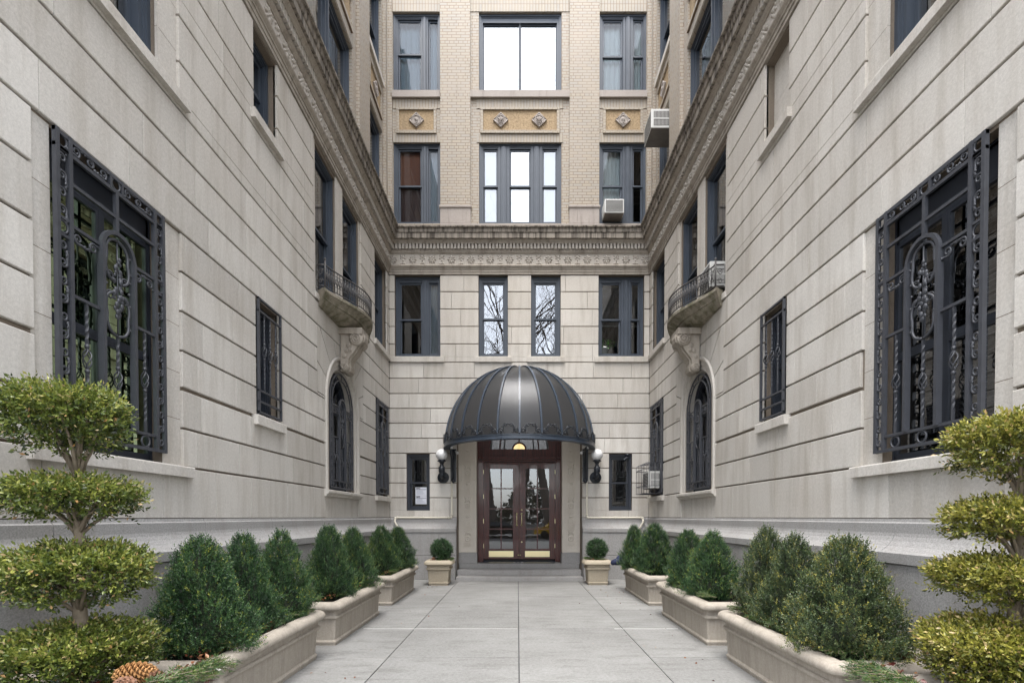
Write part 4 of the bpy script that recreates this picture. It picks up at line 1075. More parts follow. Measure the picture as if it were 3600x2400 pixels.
def air_conditioner(label, block, x, y, z, w, dp, h, cage=False):
    """box hanging out of a window; w along the wall, dp towards the court"""
    root = thing('air_conditioner', label, 'air conditioner', block.pt(x, y, z), block.rz, None)
    c = MB(); c.rbox(-w / 2, w / 2, -dp, .2, .012, h, .012); c.build('casing', 'ac_white', root)
    u = MB(); u.box(-w / 2 + .012, w / 2 - .012, -dp + .01, .2, 0, .0118); u.build('base_pan', 'ac_under', root)
    g = MB(); g.box(-w / 2 + .03, w / 2 - .03, -dp - .004, -dp + .0, .04, h - .03)
    for q in (-1, 1): g.box(q * w / 2 - .003, q * w / 2 + .003, -dp + .06, .0, .06, h - .05)
    g.build('vent_grille', 'ac_dark', root)
    l = MB()
    for k in range(10): zz = .055 + (h - .1) * k / 9; l.box(-w / 2 + .03, w / 2 - .03, -dp - .009, -dp - .0045, zz - .003, zz + .003)
    for q in (-1, 1):
        for k in range(14): yy = -dp + .07 + (dp - .09) * k / 13; l.box(q * (w / 2 + .0055) - .002, q * (w / 2 + .0055) + .002, yy - .003, yy + .003, .065, h - .055)
        l.box(q * (w / 2 + .006) - .003, q * (w / 2 + .006) + .003, -dp + .06, 0, h * .5 - .012, h * .5 + .012)
    l.build('louvres', 'ac_white', root)
    if cage:
        k = MB(); a = w / 2 + .1; b = dp + .14; z0, z1 = -.12, h + .2
        for zz in (z0, .06, h * .85 + .1): k.tube([(-a, .0, zz), (-a, -b, zz), (a, -b, zz), (a, .0, zz)], .008, 5)
        for i in range(5): xx = -a + 2 * a * i / 4; k.tube([(xx, .0, z1), (xx, -b + .08, z1), (xx, -b + .02, z1 - .03), (xx, -b, z1 - .08), (xx, -b, z0), (xx, 0, z0)], .0075, 5)
        for yy in (0, -b * .33, -b * .66): 
            for xx in (-a, a): k.tube([(xx, yy, z0), (xx, yy, z1)], .0075, 5)
        k.tube([(-a, -b * .5, z1), (a, -b * .5, z1)], .0075, 5)
        k.build('cage', 'iron', root, fix=False)
air_conditioner('white air conditioner jutting from the brick storey of the right wing beside the inner corner', RW, -12.35, .12, 10.62, .64, .5, .44)
air_conditioner('white air conditioner under a white curtain in the brick storey right of centre', EB, 2.44, .16, 9.43, .5, .42, .36)
air_conditioner('white air conditioner behind the balcony railing of the right wing', RW, -9.1, .08, 5.56, .52, .26, .44)
air_conditioner('white air conditioner inside a wire cage at the narrow grille of the right wing', RW, -12.72, -.04, 2.32, .58, .26, .42, True)

# curtains and blinds
def place_obj(mb, name, mat, label, cat, block, x, y, z, group=None):
    o = mb.build(name, mat, None, fix=False); o.location = block.pt(x, y, z); o.rotation_euler = (0, 0, block.rz); return tag(o, label, cat, group)
def curtain(label, block, xa, xb, za, zb, y, mat, folds=9, amp=.03, name='curtain'):
    if xa > xb: xa, xb = xb, xa
    mb = MB(); n = folds * 8; w = xb - xa; r = random.Random(int(za * 100 + abs(xa) * 10)); ph = [r.uniform(-.6, .6) for _ in range(n + 1)]
    top = [(-w / 2 + w * i / n, amp * math.sin(2 * PI * folds * i / n + ph[i // 8])) for i in range(n + 1)]
    vs = [(x, yy * .6, zb - za) for x, yy in top] + [(x, yy * 1.2, 0) for x, yy in top]
    vs += [(x, yy + .006, z) for x, yy, z in vs]; k = n + 1
    mb.add(vs, [(i, i + 1, k + i + 1, k + i) for i in range(n)] + [(2 * k + i, 3 * k + i, 3 * k + i + 1, 2 * k + i + 1) for i in range(n)], .5, True)
    return place_obj(mb, name, mat, label, 'curtain', block, (xa + xb) / 2, y, za)
def shade(label, block, xa, xb, za, zb, y, mat, slats=0, name='window_blind'):
    if xa > xb: xa, xb = xb, xa
    mb = MB(); w = xb - xa; h = zb - za
    if slats:
        for k in range(slats): zz = h * (k + .5) / slats; mb.add([(-w / 2, -.012, zz - .008), (w / 2, -.012, zz - .008), (w / 2, .012, zz + .008), (-w / 2, .012, zz + .008), (-w / 2, -.012, zz - .006), (w / 2, -.012, zz - .006), (w / 2, .012, zz + .01), (-w / 2, .012, zz + .01)], [(0, 1, 2, 3), (4, 7, 6, 5), (0, 4, 5, 1)])
        mb.box(-w / 2, w / 2, -.015, .015, h - .02, h + .03); mb.box(-w / 2, w / 2, -.012, .012, -.015, 0)
    else: mb.box(-w / 2, w / 2, -.004, .004, 0, h); mb.box(-w / 2, w / 2, -.012, .012, -.012, .008)
    return place_obj(mb, name, mat, label, 'window blind', block, (xa + xb) / 2, y, za)
shade('dark slats added behind the large right grille in place of a striped reflection', RW, -4.9, -3.8, 2.3, 4.2, .42, 'slat_dark', 44)  # no blind here; slats stand in for stripes reflected in the glass
shade('rust brown blind drawn in the upper sash, brick storey left of centre', EB, -3.2, -2.58, 10.4, 11.4, .30, 'brown_blind')
shade('dark brown shade in the lower sash under the rust brown blind', EB, -3.2, -2.58, 9.4, 10.375, .33, 'brown_dark')
curtain('grey sheer curtain in the narrow light beside the rust brown blind', EB, -2.45, -2.1, 9.4, 11.4, .33, 'sheer', 3, .012)
curtain('grey sheer curtain in the narrow light of the lowest window left above the entrance', EB, -2.45, -2.1, 5.9, 7.9, .33, 'sheer', 3, .012)
curtain('grey-blue sheer curtain in the top left window above the entrance', EB, -3.24, -2.1, 12.8, 14.75, .335, 'sheer', 8, .015)
curtain('white curtain in the top right window above the entrance', EB, 2.16, 3.3, 12.8, 14.75, .34, 'white_curtain', 9, .015)
curtain('white patterned curtain over the air conditioner of the brick storey window', EB, 2.16, 2.8, 9.85, 11.4, .36, 'white_curtain', 6, .015)
shade('white roller shade in the left light of the triple window', EB, -.96, -.56, 9.4, 11.36, .32, 'white_curtain')
shade('white roller shade in the middle light of the triple window', EB, -.26, .3, 9.4, 11.36, .32, 'white_curtain')
shade('white roller shade in the right light of the triple window', EB, .6, 1.0, 9.4, 11.36, .32, 'white_curtain')
shade('grey slatted blind pulled halfway in the wide light above the house plant', EB, 2.2, 2.68, 6.76, 7.8, .32, 'slat', 34)
shade('grey slatted blind in the narrow light right of the house plant', EB, 2.98, 3.19, 6.76, 7.8, .32, 'slat', 34)
curtain('grey sheer curtain in the top floor window of the right wing', RW, -10.9, -8.6, 12.8, 14.6, .45, 'sheer', 12)
curtain('pale curtain in the wide brick storey window of the left wing', LW, 8.6, 10.9, 9.4, 11.4, .45, 'sheer', 12)
curtain('white curtain in the wide brick storey window of the right wing', RW, -10.9, -8.6, 9.4, 11.4, .45, 'white_curtain', 12)
ip = MB(); ip.box(-.28, .28, -.02, .12, 0, .1); 
lp = thing('ceiling_lamp', 'lit warm lamp showing in the round eye of the transom', 'lamp', (0, FY + 1.3, 3.58))
mb = MB(); mb.ball((0, 0, 0), .165, 10, .5, (1, .5, 1)); mb.build('glowing_bowl', 'lamp_glow', lp)
mb = MB(); mb.tube([(0, 0, .15), (0, 0, .8)], .006, 6); mb.build('stem', 'cast_iron', lp)
def leaf_mesh(name, P, D, L, wid, tone, mat, seed=0, fold=.25):
    """one folded rhombic leaf per point P along direction D"""
    g = np.random.default_rng(seed); n = len(P)
    D = D / (np.linalg.norm(D, axis=1, keepdims=True) + 1e-9)
    q = g.normal(size=(n, 3)); S = np.cross(D, q); S /= (np.linalg.norm(S, axis=1, keepdims=True) + 1e-9); U = np.cross(S, D)
    L = np.broadcast_to(L, (n,))[:, None]; w = L * wid
    mid = P + D * L * .5
    V = np.empty((n, 4, 3), np.float32)
    V[:, 0] = P; V[:, 1] = mid + S * w * .5 + U * w * fold; V[:, 2] = P + D * L; V[:, 3] = mid - S * w * .5 + U * w * fold
    idx = (np.arange(n) * 4)[:, None]
    F = np.concatenate([idx + np.array([0, 1, 2]), idx + np.array([0, 2, 3])], 1).reshape(-1)
    me = bpy.data.meshes.new(name); me.vertices.add(n * 4); me.vertices.foreach_set("co", V.reshape(-1))
    me.loops.add(n * 6); me.loops.foreach_set("vertex_index", F.astype(np.int32))
    me.polygons.add(n * 2); me.polygons.foreach_set("loop_start", np.arange(0, n * 6, 3, dtype=np.int32)); me.polygons.foreach_set("loop_total", np.full(n * 2, 3, np.int32))
    a = me.attributes.new("tone", 'FLOAT', 'FACE'); a.data.foreach_set("value", np.repeat(np.clip(tone, 0, 1), 2).astype(np.float32))
    me.materials.append(M[mat]); me.update(calc_edges=True); me.validate()
    return me
# ------------------------------------------------------------------ ground and street
def structure(o): o['kind'] = 'structure'; return o
gd = MB(); gd.add([(-400, -400, -.16), (400, -400, -.16), (400, 400, -.16), (-400, 400, -.16)], [(0, 1, 2, 3)]); structure(gd.build('ground', 'asphalt', fix=False))
base = MB(); base.box(-60, 60, -4.3, 14.5, -.15, -.014); structure(base.build('pavement_bed', 'asphalt'))
pv = MB(); r = random.Random(3); JX = -.03; JY = 7.474; p = 1.524
for i in range(-8, 8):
    for j in range(-8, 5):
        x0, x1 = JX + i * p, JX + (i + 1) * p; y0, y1 = JY + j * p, JY + (j + 1) * p
        if y0 > 13.4: continue
        if y0 > 1 and (x1 < -3.6 or x0 > 3.6): continue
        y1 = min(y1, 13.6); pv.box(x0 + .006, x1 - .006, y0 + .004, y1 - .004, -.1, 0 + r.uniform(0, .003), min(1, max(0, r.gauss(.5, .25))))
structure(pv.build('pavement', 'concrete'))
jt = MB(); jt.box(-2.3, JX - .02, JY - .004, JY + .004, -.012, .0035); jt.box(JX + 1.4, 2.3, JY - .004, JY + .004, -.012, .0035); structure(jt.build('joint_filler', 'white_paint'))
kb = MB(); kb.box(-60, 60, -4.5, -4.3, -.15, 0); kb.box(-60, 60, -15.2, -15, -.15, 0); structure(kb.build('kerb', 'granite'))
fp = MB(); fp.box(-60, 60, -19, -15.2, -.15, -.002); structure(fp.build('far_pavement', 'concrete'))
lawn = MB(); lawn.box(-90, 90, -120, -19.6, -.15, .1); structure(lawn.build('park_ground', 'hedge'))

g = np.random.default_rng(12); n = 110; sx = np.where(g.uniform(size=n) < .5, -1, 1)
lx = sx * np.clip(2.25 - np.abs(g.normal(0, .55, n)), .05, 2.3); ly = g.uniform(4.5, 12.8, n)
me = leaf_mesh('fallen_leaves', np.stack([lx, ly, np.full(n, .009)], 1), g.normal(size=(n, 3)) * np.array([1, 1, .06]), g.uniform(.015, .04, n), .5, g.uniform(0, .8, n), 'dry_leaf', 12, .1)
o = bpy.data.objects.new('fallen_leaves', me); col.objects.link(o); o['kind'] = 'stuff'; tag(o, 'scattered dry leaf bits lying on the pavement', 'leaves')
# ------------------------------------------------------------------ planters
def ring_pts(hx, hy, r, n=5):
    out = []
    for cx, cy, a0 in ((hx - r, hy - r, 0), (-(hx - r), hy - r, PI / 2), (-(hx - r), -(hy - r), PI), (hx - r, -(hy - r), 1.5 * PI)):
        for k in range(n + 1): a = a0 + PI / 2 * k / n; out.append((cx + r * math.cos(a), cy + r * math.sin(a)))
    return out
def planter(name, label, loc, hx, hy, prof, soil_z, mat, group, rz=0, rr=None):
    root = thing(name, label, 'planter', loc, rz, group); mb = MB(); vs = []; 
    for i, (o, z) in enumerate(prof):
        rad = (rr(o, z) if rr else .012 + max(0, o) * .9)
        ring = ring_pts(hx + o, hy + o, min(rad, hx + o - .01, hy + o - .01)); m = len(ring); vs += [(x, y, z) for x, y in ring]
    fs = [(i * m + k, i * m + (k + 1) % m, (i + 1) * m + (k + 1) % m, (i + 1) * m + k) for i in range(len(prof) - 1) for k in range(m)]
    fs.append(tuple(range(m))[::-1])
    mb.add(vs, fs, .5, True)
    o = mb.build('trough', mat, root); 
    md = o.modifiers.new('edges', 'EDGE_SPLIT'); md.split_angle = math.radians(32)
    s = MB(); o_, _ = prof[-1]; n = 14; sv = []; hx2, hy2 = hx + o_ + .02, hy + o_ + .02
    for i in range(n + 1):
        for j in range(n + 1): sv.append((-hx2 + 2 * hx2 * i / n, -hy2 + 2 * hy2 * j / n, soil_z + rnd.uniform(-.012, .012)))
    s.add(sv, [(i * (n + 1) + j, (i + 1) * (n + 1) + j, (i + 1) * (n + 1) + j + 1, i * (n + 1) + j + 1) for i in range(n) for j in range(n)], .5, True); s.build('soil', 'soil', root, fix=False)
    return root
TP = [(.012, 0), (.012, .028), (.022, .032), (.022, .05), (.012, .058), (.004, .072), (.022, .33), (.03, .335), (.05, .343), (.058, .355), (.058, .37), (.05, .382), (.036, .387), (.032, .395), (.034, .425), (.05, .445), (.08, .455), (.108, .468), (.116, .485), (.114, .51), (.1, .535), (.075, .55), (.04, .557), (0, .555), (-.03, .545), (-.045, .525), (-.05, .47)]
G = 'long troughs along the court'
planters = {}
for s, nm in ((-1, 'left'), (1, 'right')):
    X = s * 2.78
    for k, (yc, lab) in enumerate(((4.87, {-1: 'long tan stone planter on the left with a white mortar patch on its near corner', 1: 'long tan stone planter on the right below the three yellow-flecked shrubs'}[s]),
                        (7.53, {-1: 'long tan stone planter in the middle of the left row', 1: 'long tan stone planter in the middle of the right row'}[s]),
                        (10.45, {-1: 'far long tan stone planter of the left row, nearest the doors', 1: 'far long tan stone planter of the right row, nearest the doors'}[s]))):
        t = planter('stone_planter', lab, (X, yc, 0), .40, 1.02, TP, .50, 'cast_stone', G) if (s, k) == (-1, 0) else dup(planters[(-1, 0)], (X, yc, 0), 0, lab, G)
        planters[(s, k)] = t
FP = [(o * 1.1, z * 1.13) for o, z in TP]
planters[(-1, 3)] = planter('stone_planter', 'wide tan stone planter at the left front corner holding the tiered topiary', (-2.64, 2.89, 0), .62, .40, FP, .58, 'cast_stone', G, rr=lambda o, z: .06 + max(0, o) * 1.6)
planters[(1, 3)] = dup(planters[(-1, 3)], (2.82, 2.82, 0), 0, 'wide tan stone planter at the right front corner holding the tiered topiary', G)
pt = MB(); r2 = random.Random(2)
# bare mortar patch on the near corner of the first left planter
prof = [(.1175, .49), (.1165, .505), (.111, .522), (.1015, .5362), (.0885, .545)]; vs = []
for i, (o, z) in enumerate(prof):
    for k in range(7):
        t = .15 + .7 * k / 6; hx, hy, rad = .40 + o, 1.02 + o, .012 + o * .9; a = 1.5 * PI + PI / 2 * t
        vs.append((hx - rad + rad * math.cos(a) + (0 if k < 6 else 0), -(hy - rad) + rad * math.sin(a), z))
pt.add(vs, [(i * 7 + k, i * 7 + k + 1, (i + 1) * 7 + k + 1, (i + 1) * 7 + k) for i in range(len(prof) - 1) for k in range(6)], .5, True)
pp = pt.build('mortar_patch', 'fat_white', None, fix=False); pp.location = (0, 0, 0); pp.parent = planters[(-1, 0)]
PP = [(-.004, 0), (-.004, .04), (.012, .046), (.012, .062), (0, .075), (.024, .365), (.05, .372), (.066, .385), (.066, .405), (.05, .418), (.04, .425), (.04, .47), (.06, .485), (.105, .497), (.115, .51), (.112, .54), (.09, .575), (.055, .598), (.02, .603), (-.01, .6), (-.03, .585), (-.035, .54)]
sp0 = planter('stone_pot', 'square tan stone pot left of the steps, with a round boxwood and a small cone', (-1.935, 12.42, 0), .23, .23, PP, .57, 'pot_stone', 'square pots beside the steps')
sp1 = dup(sp0, (1.885, 12.49, 0), 0, 'square tan stone pot right of the steps, pine greens spilling over its rim')

# ------------------------------------------------------------------ foliage
def sprigs(base, dirs, per, length, leaf, g, spread=.85):
    """leaves set in pairs along short twigs; returns leaf points, directions, position along the twig"""
    n = len(base); dirs = dirs / np.linalg.norm(dirs, axis=1, keepdims=True)
    q = g.normal(size=(n, 3)); A = np.cross(dirs, q); A /= np.linalg.norm(A, axis=1, keepdims=True); Bv = np.cross(dirs, A)
    P = []; D = []; T = []
    ln = length * g.uniform(.6, 1.3, n)[:, None]
    for k in range(per):
        t = (k // 2 + .3) / (per / 2); s = 1 if k % 2 else -1; ax = A if (k // 2) % 2 else Bv
        if k >= per - 1: d = dirs + g.normal(size=(n, 3)) * .25; t = 1.0
        else: d = dirs * (.55 + .3 * t) + ax * s * spread
        P.append(base + dirs * ln * t); D.append(d + g.normal(size=(n, 3)) * .18); T.append(np.full(n, t))
    return np.concatenate(P), np.concatenate(D), np.concatenate(T), np.tile(np.arange(n), per)
def cone_shrub_mesh(seed, H, R, nsp, leaf, mat, bias=0.0, lumps=9, flick=.05):
    g = np.random.default_rng(seed)
    z = g.uniform(0, 1, nsp * 3) ; th = g.uniform(0, 2 * PI, nsp * 3)
    def rad(z, th):
        prof = np.where(z < .2, .8 + .2 * np.sin(z / .2 * PI / 2), (1 - np.clip((z - .2) / .8, 0, 1)) ** .58)
        w = 1 + .12 * np.sin(th * 2 + seed + z * 4) + .13 * np.sin(th * 4 - z * 10 + seed * 2) + .12 * np.sin(th * 7 + z * 15 + seed) + .08 * np.sin(z * 23 + th * 2)
        return R * np.clip(prof, .03, 1) * w
    r = rad(z, th); keep = g.uniform(0, 1, nsp * 3) < (r / R) * .8 + .12; z, th, r = z[keep][:nsp], th[keep][:nsp], r[keep][:nsp]; n = len(z)
    dep = 1 - np.abs(g.normal(0, .15, n)); dep = np.clip(dep, .35, 1.0); dep = np.where(g.uniform(size=n) < .16, g.uniform(1.0, 1.2, n), dep)
    base = np.stack([np.cos(th) * r * dep, np.sin(th) * r * dep, z * H * .93 + .02], 1)
    dirs = np.stack([np.cos(th), np.sin(th), .75 + .9 * z], 1) + g.normal(size=(n, 3)) * .38
    k = g.choice(np.nonzero(z > .5)[0], max(8, n // 60)); dirs[k] = np.stack([np.cos(th[k]) * .3, np.sin(th[k]) * .3, np.ones(len(k))], 1) + g.normal(size=(len(k), 3)) * .2; base[k] += dirs[k] * .03
    P, D, T, I = sprigs(base, dirs, 10, leaf * 3.6, leaf, g)
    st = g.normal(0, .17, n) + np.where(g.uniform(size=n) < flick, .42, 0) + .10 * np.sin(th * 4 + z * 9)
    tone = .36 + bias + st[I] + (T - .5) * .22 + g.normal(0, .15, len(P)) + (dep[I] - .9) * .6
    return leaf_mesh('boxwood_foliage', P, D, leaf * g.uniform(.75, 1.2, len(P)), .5, tone, mat, seed)
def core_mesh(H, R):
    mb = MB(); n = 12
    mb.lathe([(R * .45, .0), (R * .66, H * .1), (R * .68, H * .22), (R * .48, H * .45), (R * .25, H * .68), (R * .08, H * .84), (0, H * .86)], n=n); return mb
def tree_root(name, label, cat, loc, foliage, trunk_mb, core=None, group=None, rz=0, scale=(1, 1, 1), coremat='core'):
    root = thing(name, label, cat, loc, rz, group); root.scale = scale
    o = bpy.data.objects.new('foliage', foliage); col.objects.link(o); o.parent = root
    if core: core.build('dark_core', coremat, root)  # solid core, painted dark as the shade inside the foliage
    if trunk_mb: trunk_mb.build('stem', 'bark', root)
    return root
def stub(h, r): mb = MB(); mb.tube([(0, 0, -.03), (.01, 0, h * .4), (-.01, .005, h)], [r, r * .85, r * .6], 7); return mb

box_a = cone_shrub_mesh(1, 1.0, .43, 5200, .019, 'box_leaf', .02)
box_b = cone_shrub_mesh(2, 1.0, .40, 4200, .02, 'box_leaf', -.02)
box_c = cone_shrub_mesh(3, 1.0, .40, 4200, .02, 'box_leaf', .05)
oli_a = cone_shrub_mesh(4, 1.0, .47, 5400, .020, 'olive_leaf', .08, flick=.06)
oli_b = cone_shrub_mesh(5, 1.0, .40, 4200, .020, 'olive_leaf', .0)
SG = 'cone-shaped boxwoods in the troughs'
def shrub(label, mesh, x, y, H, R, rz, proto={}):
    k = mesh.name; sc3 = (R / .38, R / .38, H); z = .49
    if k not in proto:
        proto[k] = tree_root('boxwood_shrub', label, 'shrub', (x, y, z), mesh, stub(.5, .025), core_mesh(1.0, .42), SG, rz, sc3); return proto[k]
    return dup(proto[k], (x, y, z), rz, label, SG, sc3)
shrub('big dark green boxwood in the near left planter, closest to the camera in its row', box_a, -2.66, 4.22, .99, 0.31, 0)
shrub('dark boxwood in the middle of the near left planter, between its two neighbours', box_b, -2.70, 4.95, .99, 0.26, .6)
shrub('dark boxwood at the far end of the near left planter', box_c, -2.62, 5.58, 1.0, 0.26, 2.0)
shrub('nearer of the two boxwoods in the middle left planter', box_b, -2.66, 7.1, 1.03, 0.29, 3.3)
shrub('farther of the two boxwoods in the middle left planter', box_c, -2.60, 7.95, .98, 0.28, 4.1)
shrub('nearer of the two boxwoods in the far left planter', box_c, -2.72, 10.05, .97, 0.29, 5.0)
shrub('farther of the two boxwoods in the far left planter, by the pipe elbow', box_b, -2.58, 10.85, .94, 0.29, 1.1)
shrub('large yellow-flecked olive boxwood in the near right planter, closest to the camera', oli_a, 2.66, 4.22, .99, 0.32, 0)
shrub('olive boxwood in the middle of the near right planter', oli_b, 2.66, 5.0, .97, 0.29, 1.0)
shrub('slim olive boxwood at the far end of the near right planter', oli_b, 2.72, 5.68, 1.03, 0.26, 2.7)
shrub('nearer of the two dark boxwoods in the middle right planter', box_c, 2.66, 7.1, .95, 0.30, .8)
shrub('farther of the two dark boxwoods in the middle right planter', box_b, 2.60, 7.95, .95, 0.29, 2.2)
shrub('nearer of the two dark boxwoods in the far right planter', box_b, 2.66, 10.1, 1.02, 0.32, 4.4)
shrub('slimmer and farther of the two boxwoods in the far right planter, by the pipe elbow', box_c, 2.44, 10.95, .97, 0.25, 3.0)
# clipped balls in the square pots
def ball_mesh(seed, R, nsp, leaf):
    g = np.random.default_rng(seed); d = g.normal(size=(nsp, 3)); d /= np.linalg.norm(d, axis=1, keepdims=True)
    rr = R * np.clip(1 - np.abs(g.normal(0, .1, nsp)), .4, 1) * (1 + .06 * np.sin(d[:, 0] * 9 + d[:, 2] * 7))
    base = d * rr[:, None] * np.array([1, 1, .95]); P, D, T, I = sprigs(base, d + g.normal(size=d.shape) * .5, 8, leaf * 2.4, leaf, g)
    tone = .38 + g.normal(0, .16, nsp)[I] + (T - .5) * .2 + g.normal(0, .08, len(P)); return leaf_mesh('ball_foliage', P, D, leaf * g.uniform(.8, 1.2, len(P)), .55, tone, 'box_leaf', seed)
bm1 = ball_mesh(8, .235, 1100, .024)
cb = MB(); cb.ball((0, 0, 0), .19, 8); st = MB(); st.tube([(0, 0, -.3), (.01, 0, -.1)], .02, 6)
b0 = tree_root('boxwood_ball', 'round clipped boxwood in the square pot left of the steps', 'shrub', (-1.89, 12.42, .845), bm1, st, cb, 'round boxwoods in the square pots')
dup(b0, (1.885, 12.49, .855), 1.3, 'round clipped boxwood in the square pot right of the steps', None, (.95, .95, .98))

def tier_leaves(seed, tiers, nper, leaf, mat, bias):
    Ps, Ds, Ts = [], [], []
    g = np.random.default_rng(seed); twigs = MB(); r = random.Random(seed)
    for (cx, cy, zb, zt, R, tx, ty, tz) in tiers:
        n = int(nper * (R / .40) ** 2 * ((zt - zb) / .3) ** .7)
        th = g.uniform(0, 2 * PI, n); q = g.uniform(0, 1, n) ** .5; v = g.uniform(0, 1, n)
        edge = 1 + .06 * np.sin(th * 4 + seed) + .04 * np.sin(th * 7 + 1.3 * seed) + .03 * np.sin(th * 13)
        rr = R * q * edge; h = (zt - zb)
        top = zt - .28 * h * q ** 4; bot = zb + .34 * h * q ** 2.2 + .03 * np.sin(th * 5)
        # shell bias: most leaves near the top, the rim and the lower surface
        v = np.where(g.uniform(size=n) < .5, 1 - np.abs(g.normal(0, .18, n)), v); v = np.clip(v, 0, 1)
        z = bot + (top - bot) * v
        base = np.stack([cx + np.cos(th) * rr, cy + np.sin(th) * rr, z], 1)
        dirs = np.stack([np.cos(th) * (.4 + q), np.sin(th) * (.4 + q), .3 + 1.1 * v - .3 * q], 1) + g.normal(size=(n, 3)) * .45
        P, D, T, I = sprigs(base, dirs, 8, leaf * 2.6, leaf, g)
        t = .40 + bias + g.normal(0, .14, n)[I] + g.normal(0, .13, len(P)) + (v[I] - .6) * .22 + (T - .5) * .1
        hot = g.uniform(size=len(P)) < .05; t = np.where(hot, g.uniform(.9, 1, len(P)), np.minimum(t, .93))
        Ps.append(P); Ds.append(D); Ts.append(t)
        for k in range(9):
            a = r.uniform(0, 2 * PI); e = R * r.uniform(.45, .92); ex, ey = cx + e * math.cos(a), cy + e * math.sin(a); ez = zb + (zt - zb) * r.uniform(.45, .8)
            mx, my = (tx + ex) / 2 + r.uniform(-.03, .03), (ty + ey) / 2 + r.uniform(-.03, .03); mz = tz + (ez - tz) * .6
            pts = [(tx, ty, tz), (tx + (mx - tx) * .5, ty + (my - ty) * .5, tz + (mz - tz) * .6), (mx, my, mz), (ex, ey, ez)]
            twigs.tube(pts, [.014, .011, .007, .003], 5)
            for _ in range(3):
                f = r.uniform(.3, .9); sx, sy, sz = mx + (ex - mx) * f, my + (ey - my) * f, mz + (ez - mz) * f
                twigs.tube([(sx, sy, sz), (sx + r.uniform(-.1, .1), sy + r.uniform(-.1, .1), sz + r.uniform(.0, .09))], [.004, .002], 4)
    P = np.concatenate(Ps); D = np.concatenate(Ds); T = np.concatenate(Ts)
    return leaf_mesh('topiary_foliage', P, D, leaf * g.uniform(.7, 1.25, len(P)), .46, T, mat, seed), twigs
def topiary(label, loc, tiers, trunk, mat, seed, bias):
    root = thing('tiered_topiary', label, 'topiary', loc, 0, 'tiered topiaries at the front corners')
    for i, t in enumerate(tiers):
        fol, tw = tier_leaves(seed + i * 3, [t], 3300, .027, mat, bias)
        o = bpy.data.objects.new('foliage', fol); col.objects.link(o); o.parent = root; tw.build('branches', 'bark', root)
    tk = MB(); tk.tube([p[:3] for p in trunk], [p[3] for p in trunk], 9); tk.build('trunk', 'bark', root)
# tiers: centre x, y, bottom, top, radius, branch origin   (local to the soil, z=0 at .52)
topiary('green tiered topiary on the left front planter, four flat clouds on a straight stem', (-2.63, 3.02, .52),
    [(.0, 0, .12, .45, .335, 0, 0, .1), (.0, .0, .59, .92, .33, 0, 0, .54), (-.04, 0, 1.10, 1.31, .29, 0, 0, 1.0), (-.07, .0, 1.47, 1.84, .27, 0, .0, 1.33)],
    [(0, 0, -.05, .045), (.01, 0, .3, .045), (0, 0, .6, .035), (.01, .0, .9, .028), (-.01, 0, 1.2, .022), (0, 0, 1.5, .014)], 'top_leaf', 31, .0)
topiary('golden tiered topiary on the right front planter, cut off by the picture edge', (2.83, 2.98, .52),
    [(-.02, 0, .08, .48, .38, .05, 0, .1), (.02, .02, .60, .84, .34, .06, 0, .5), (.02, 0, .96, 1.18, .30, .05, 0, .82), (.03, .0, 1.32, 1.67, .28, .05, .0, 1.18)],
    [(.05, 0, -.05, .05), (.07, 0, .3, .05), (.02, 0, .6, .035), (.06, .0, .9, .03), (.04, 0, 1.2, .022), (.05, 0, 1.4, .014)], 'gold_leaf', 32, .02)

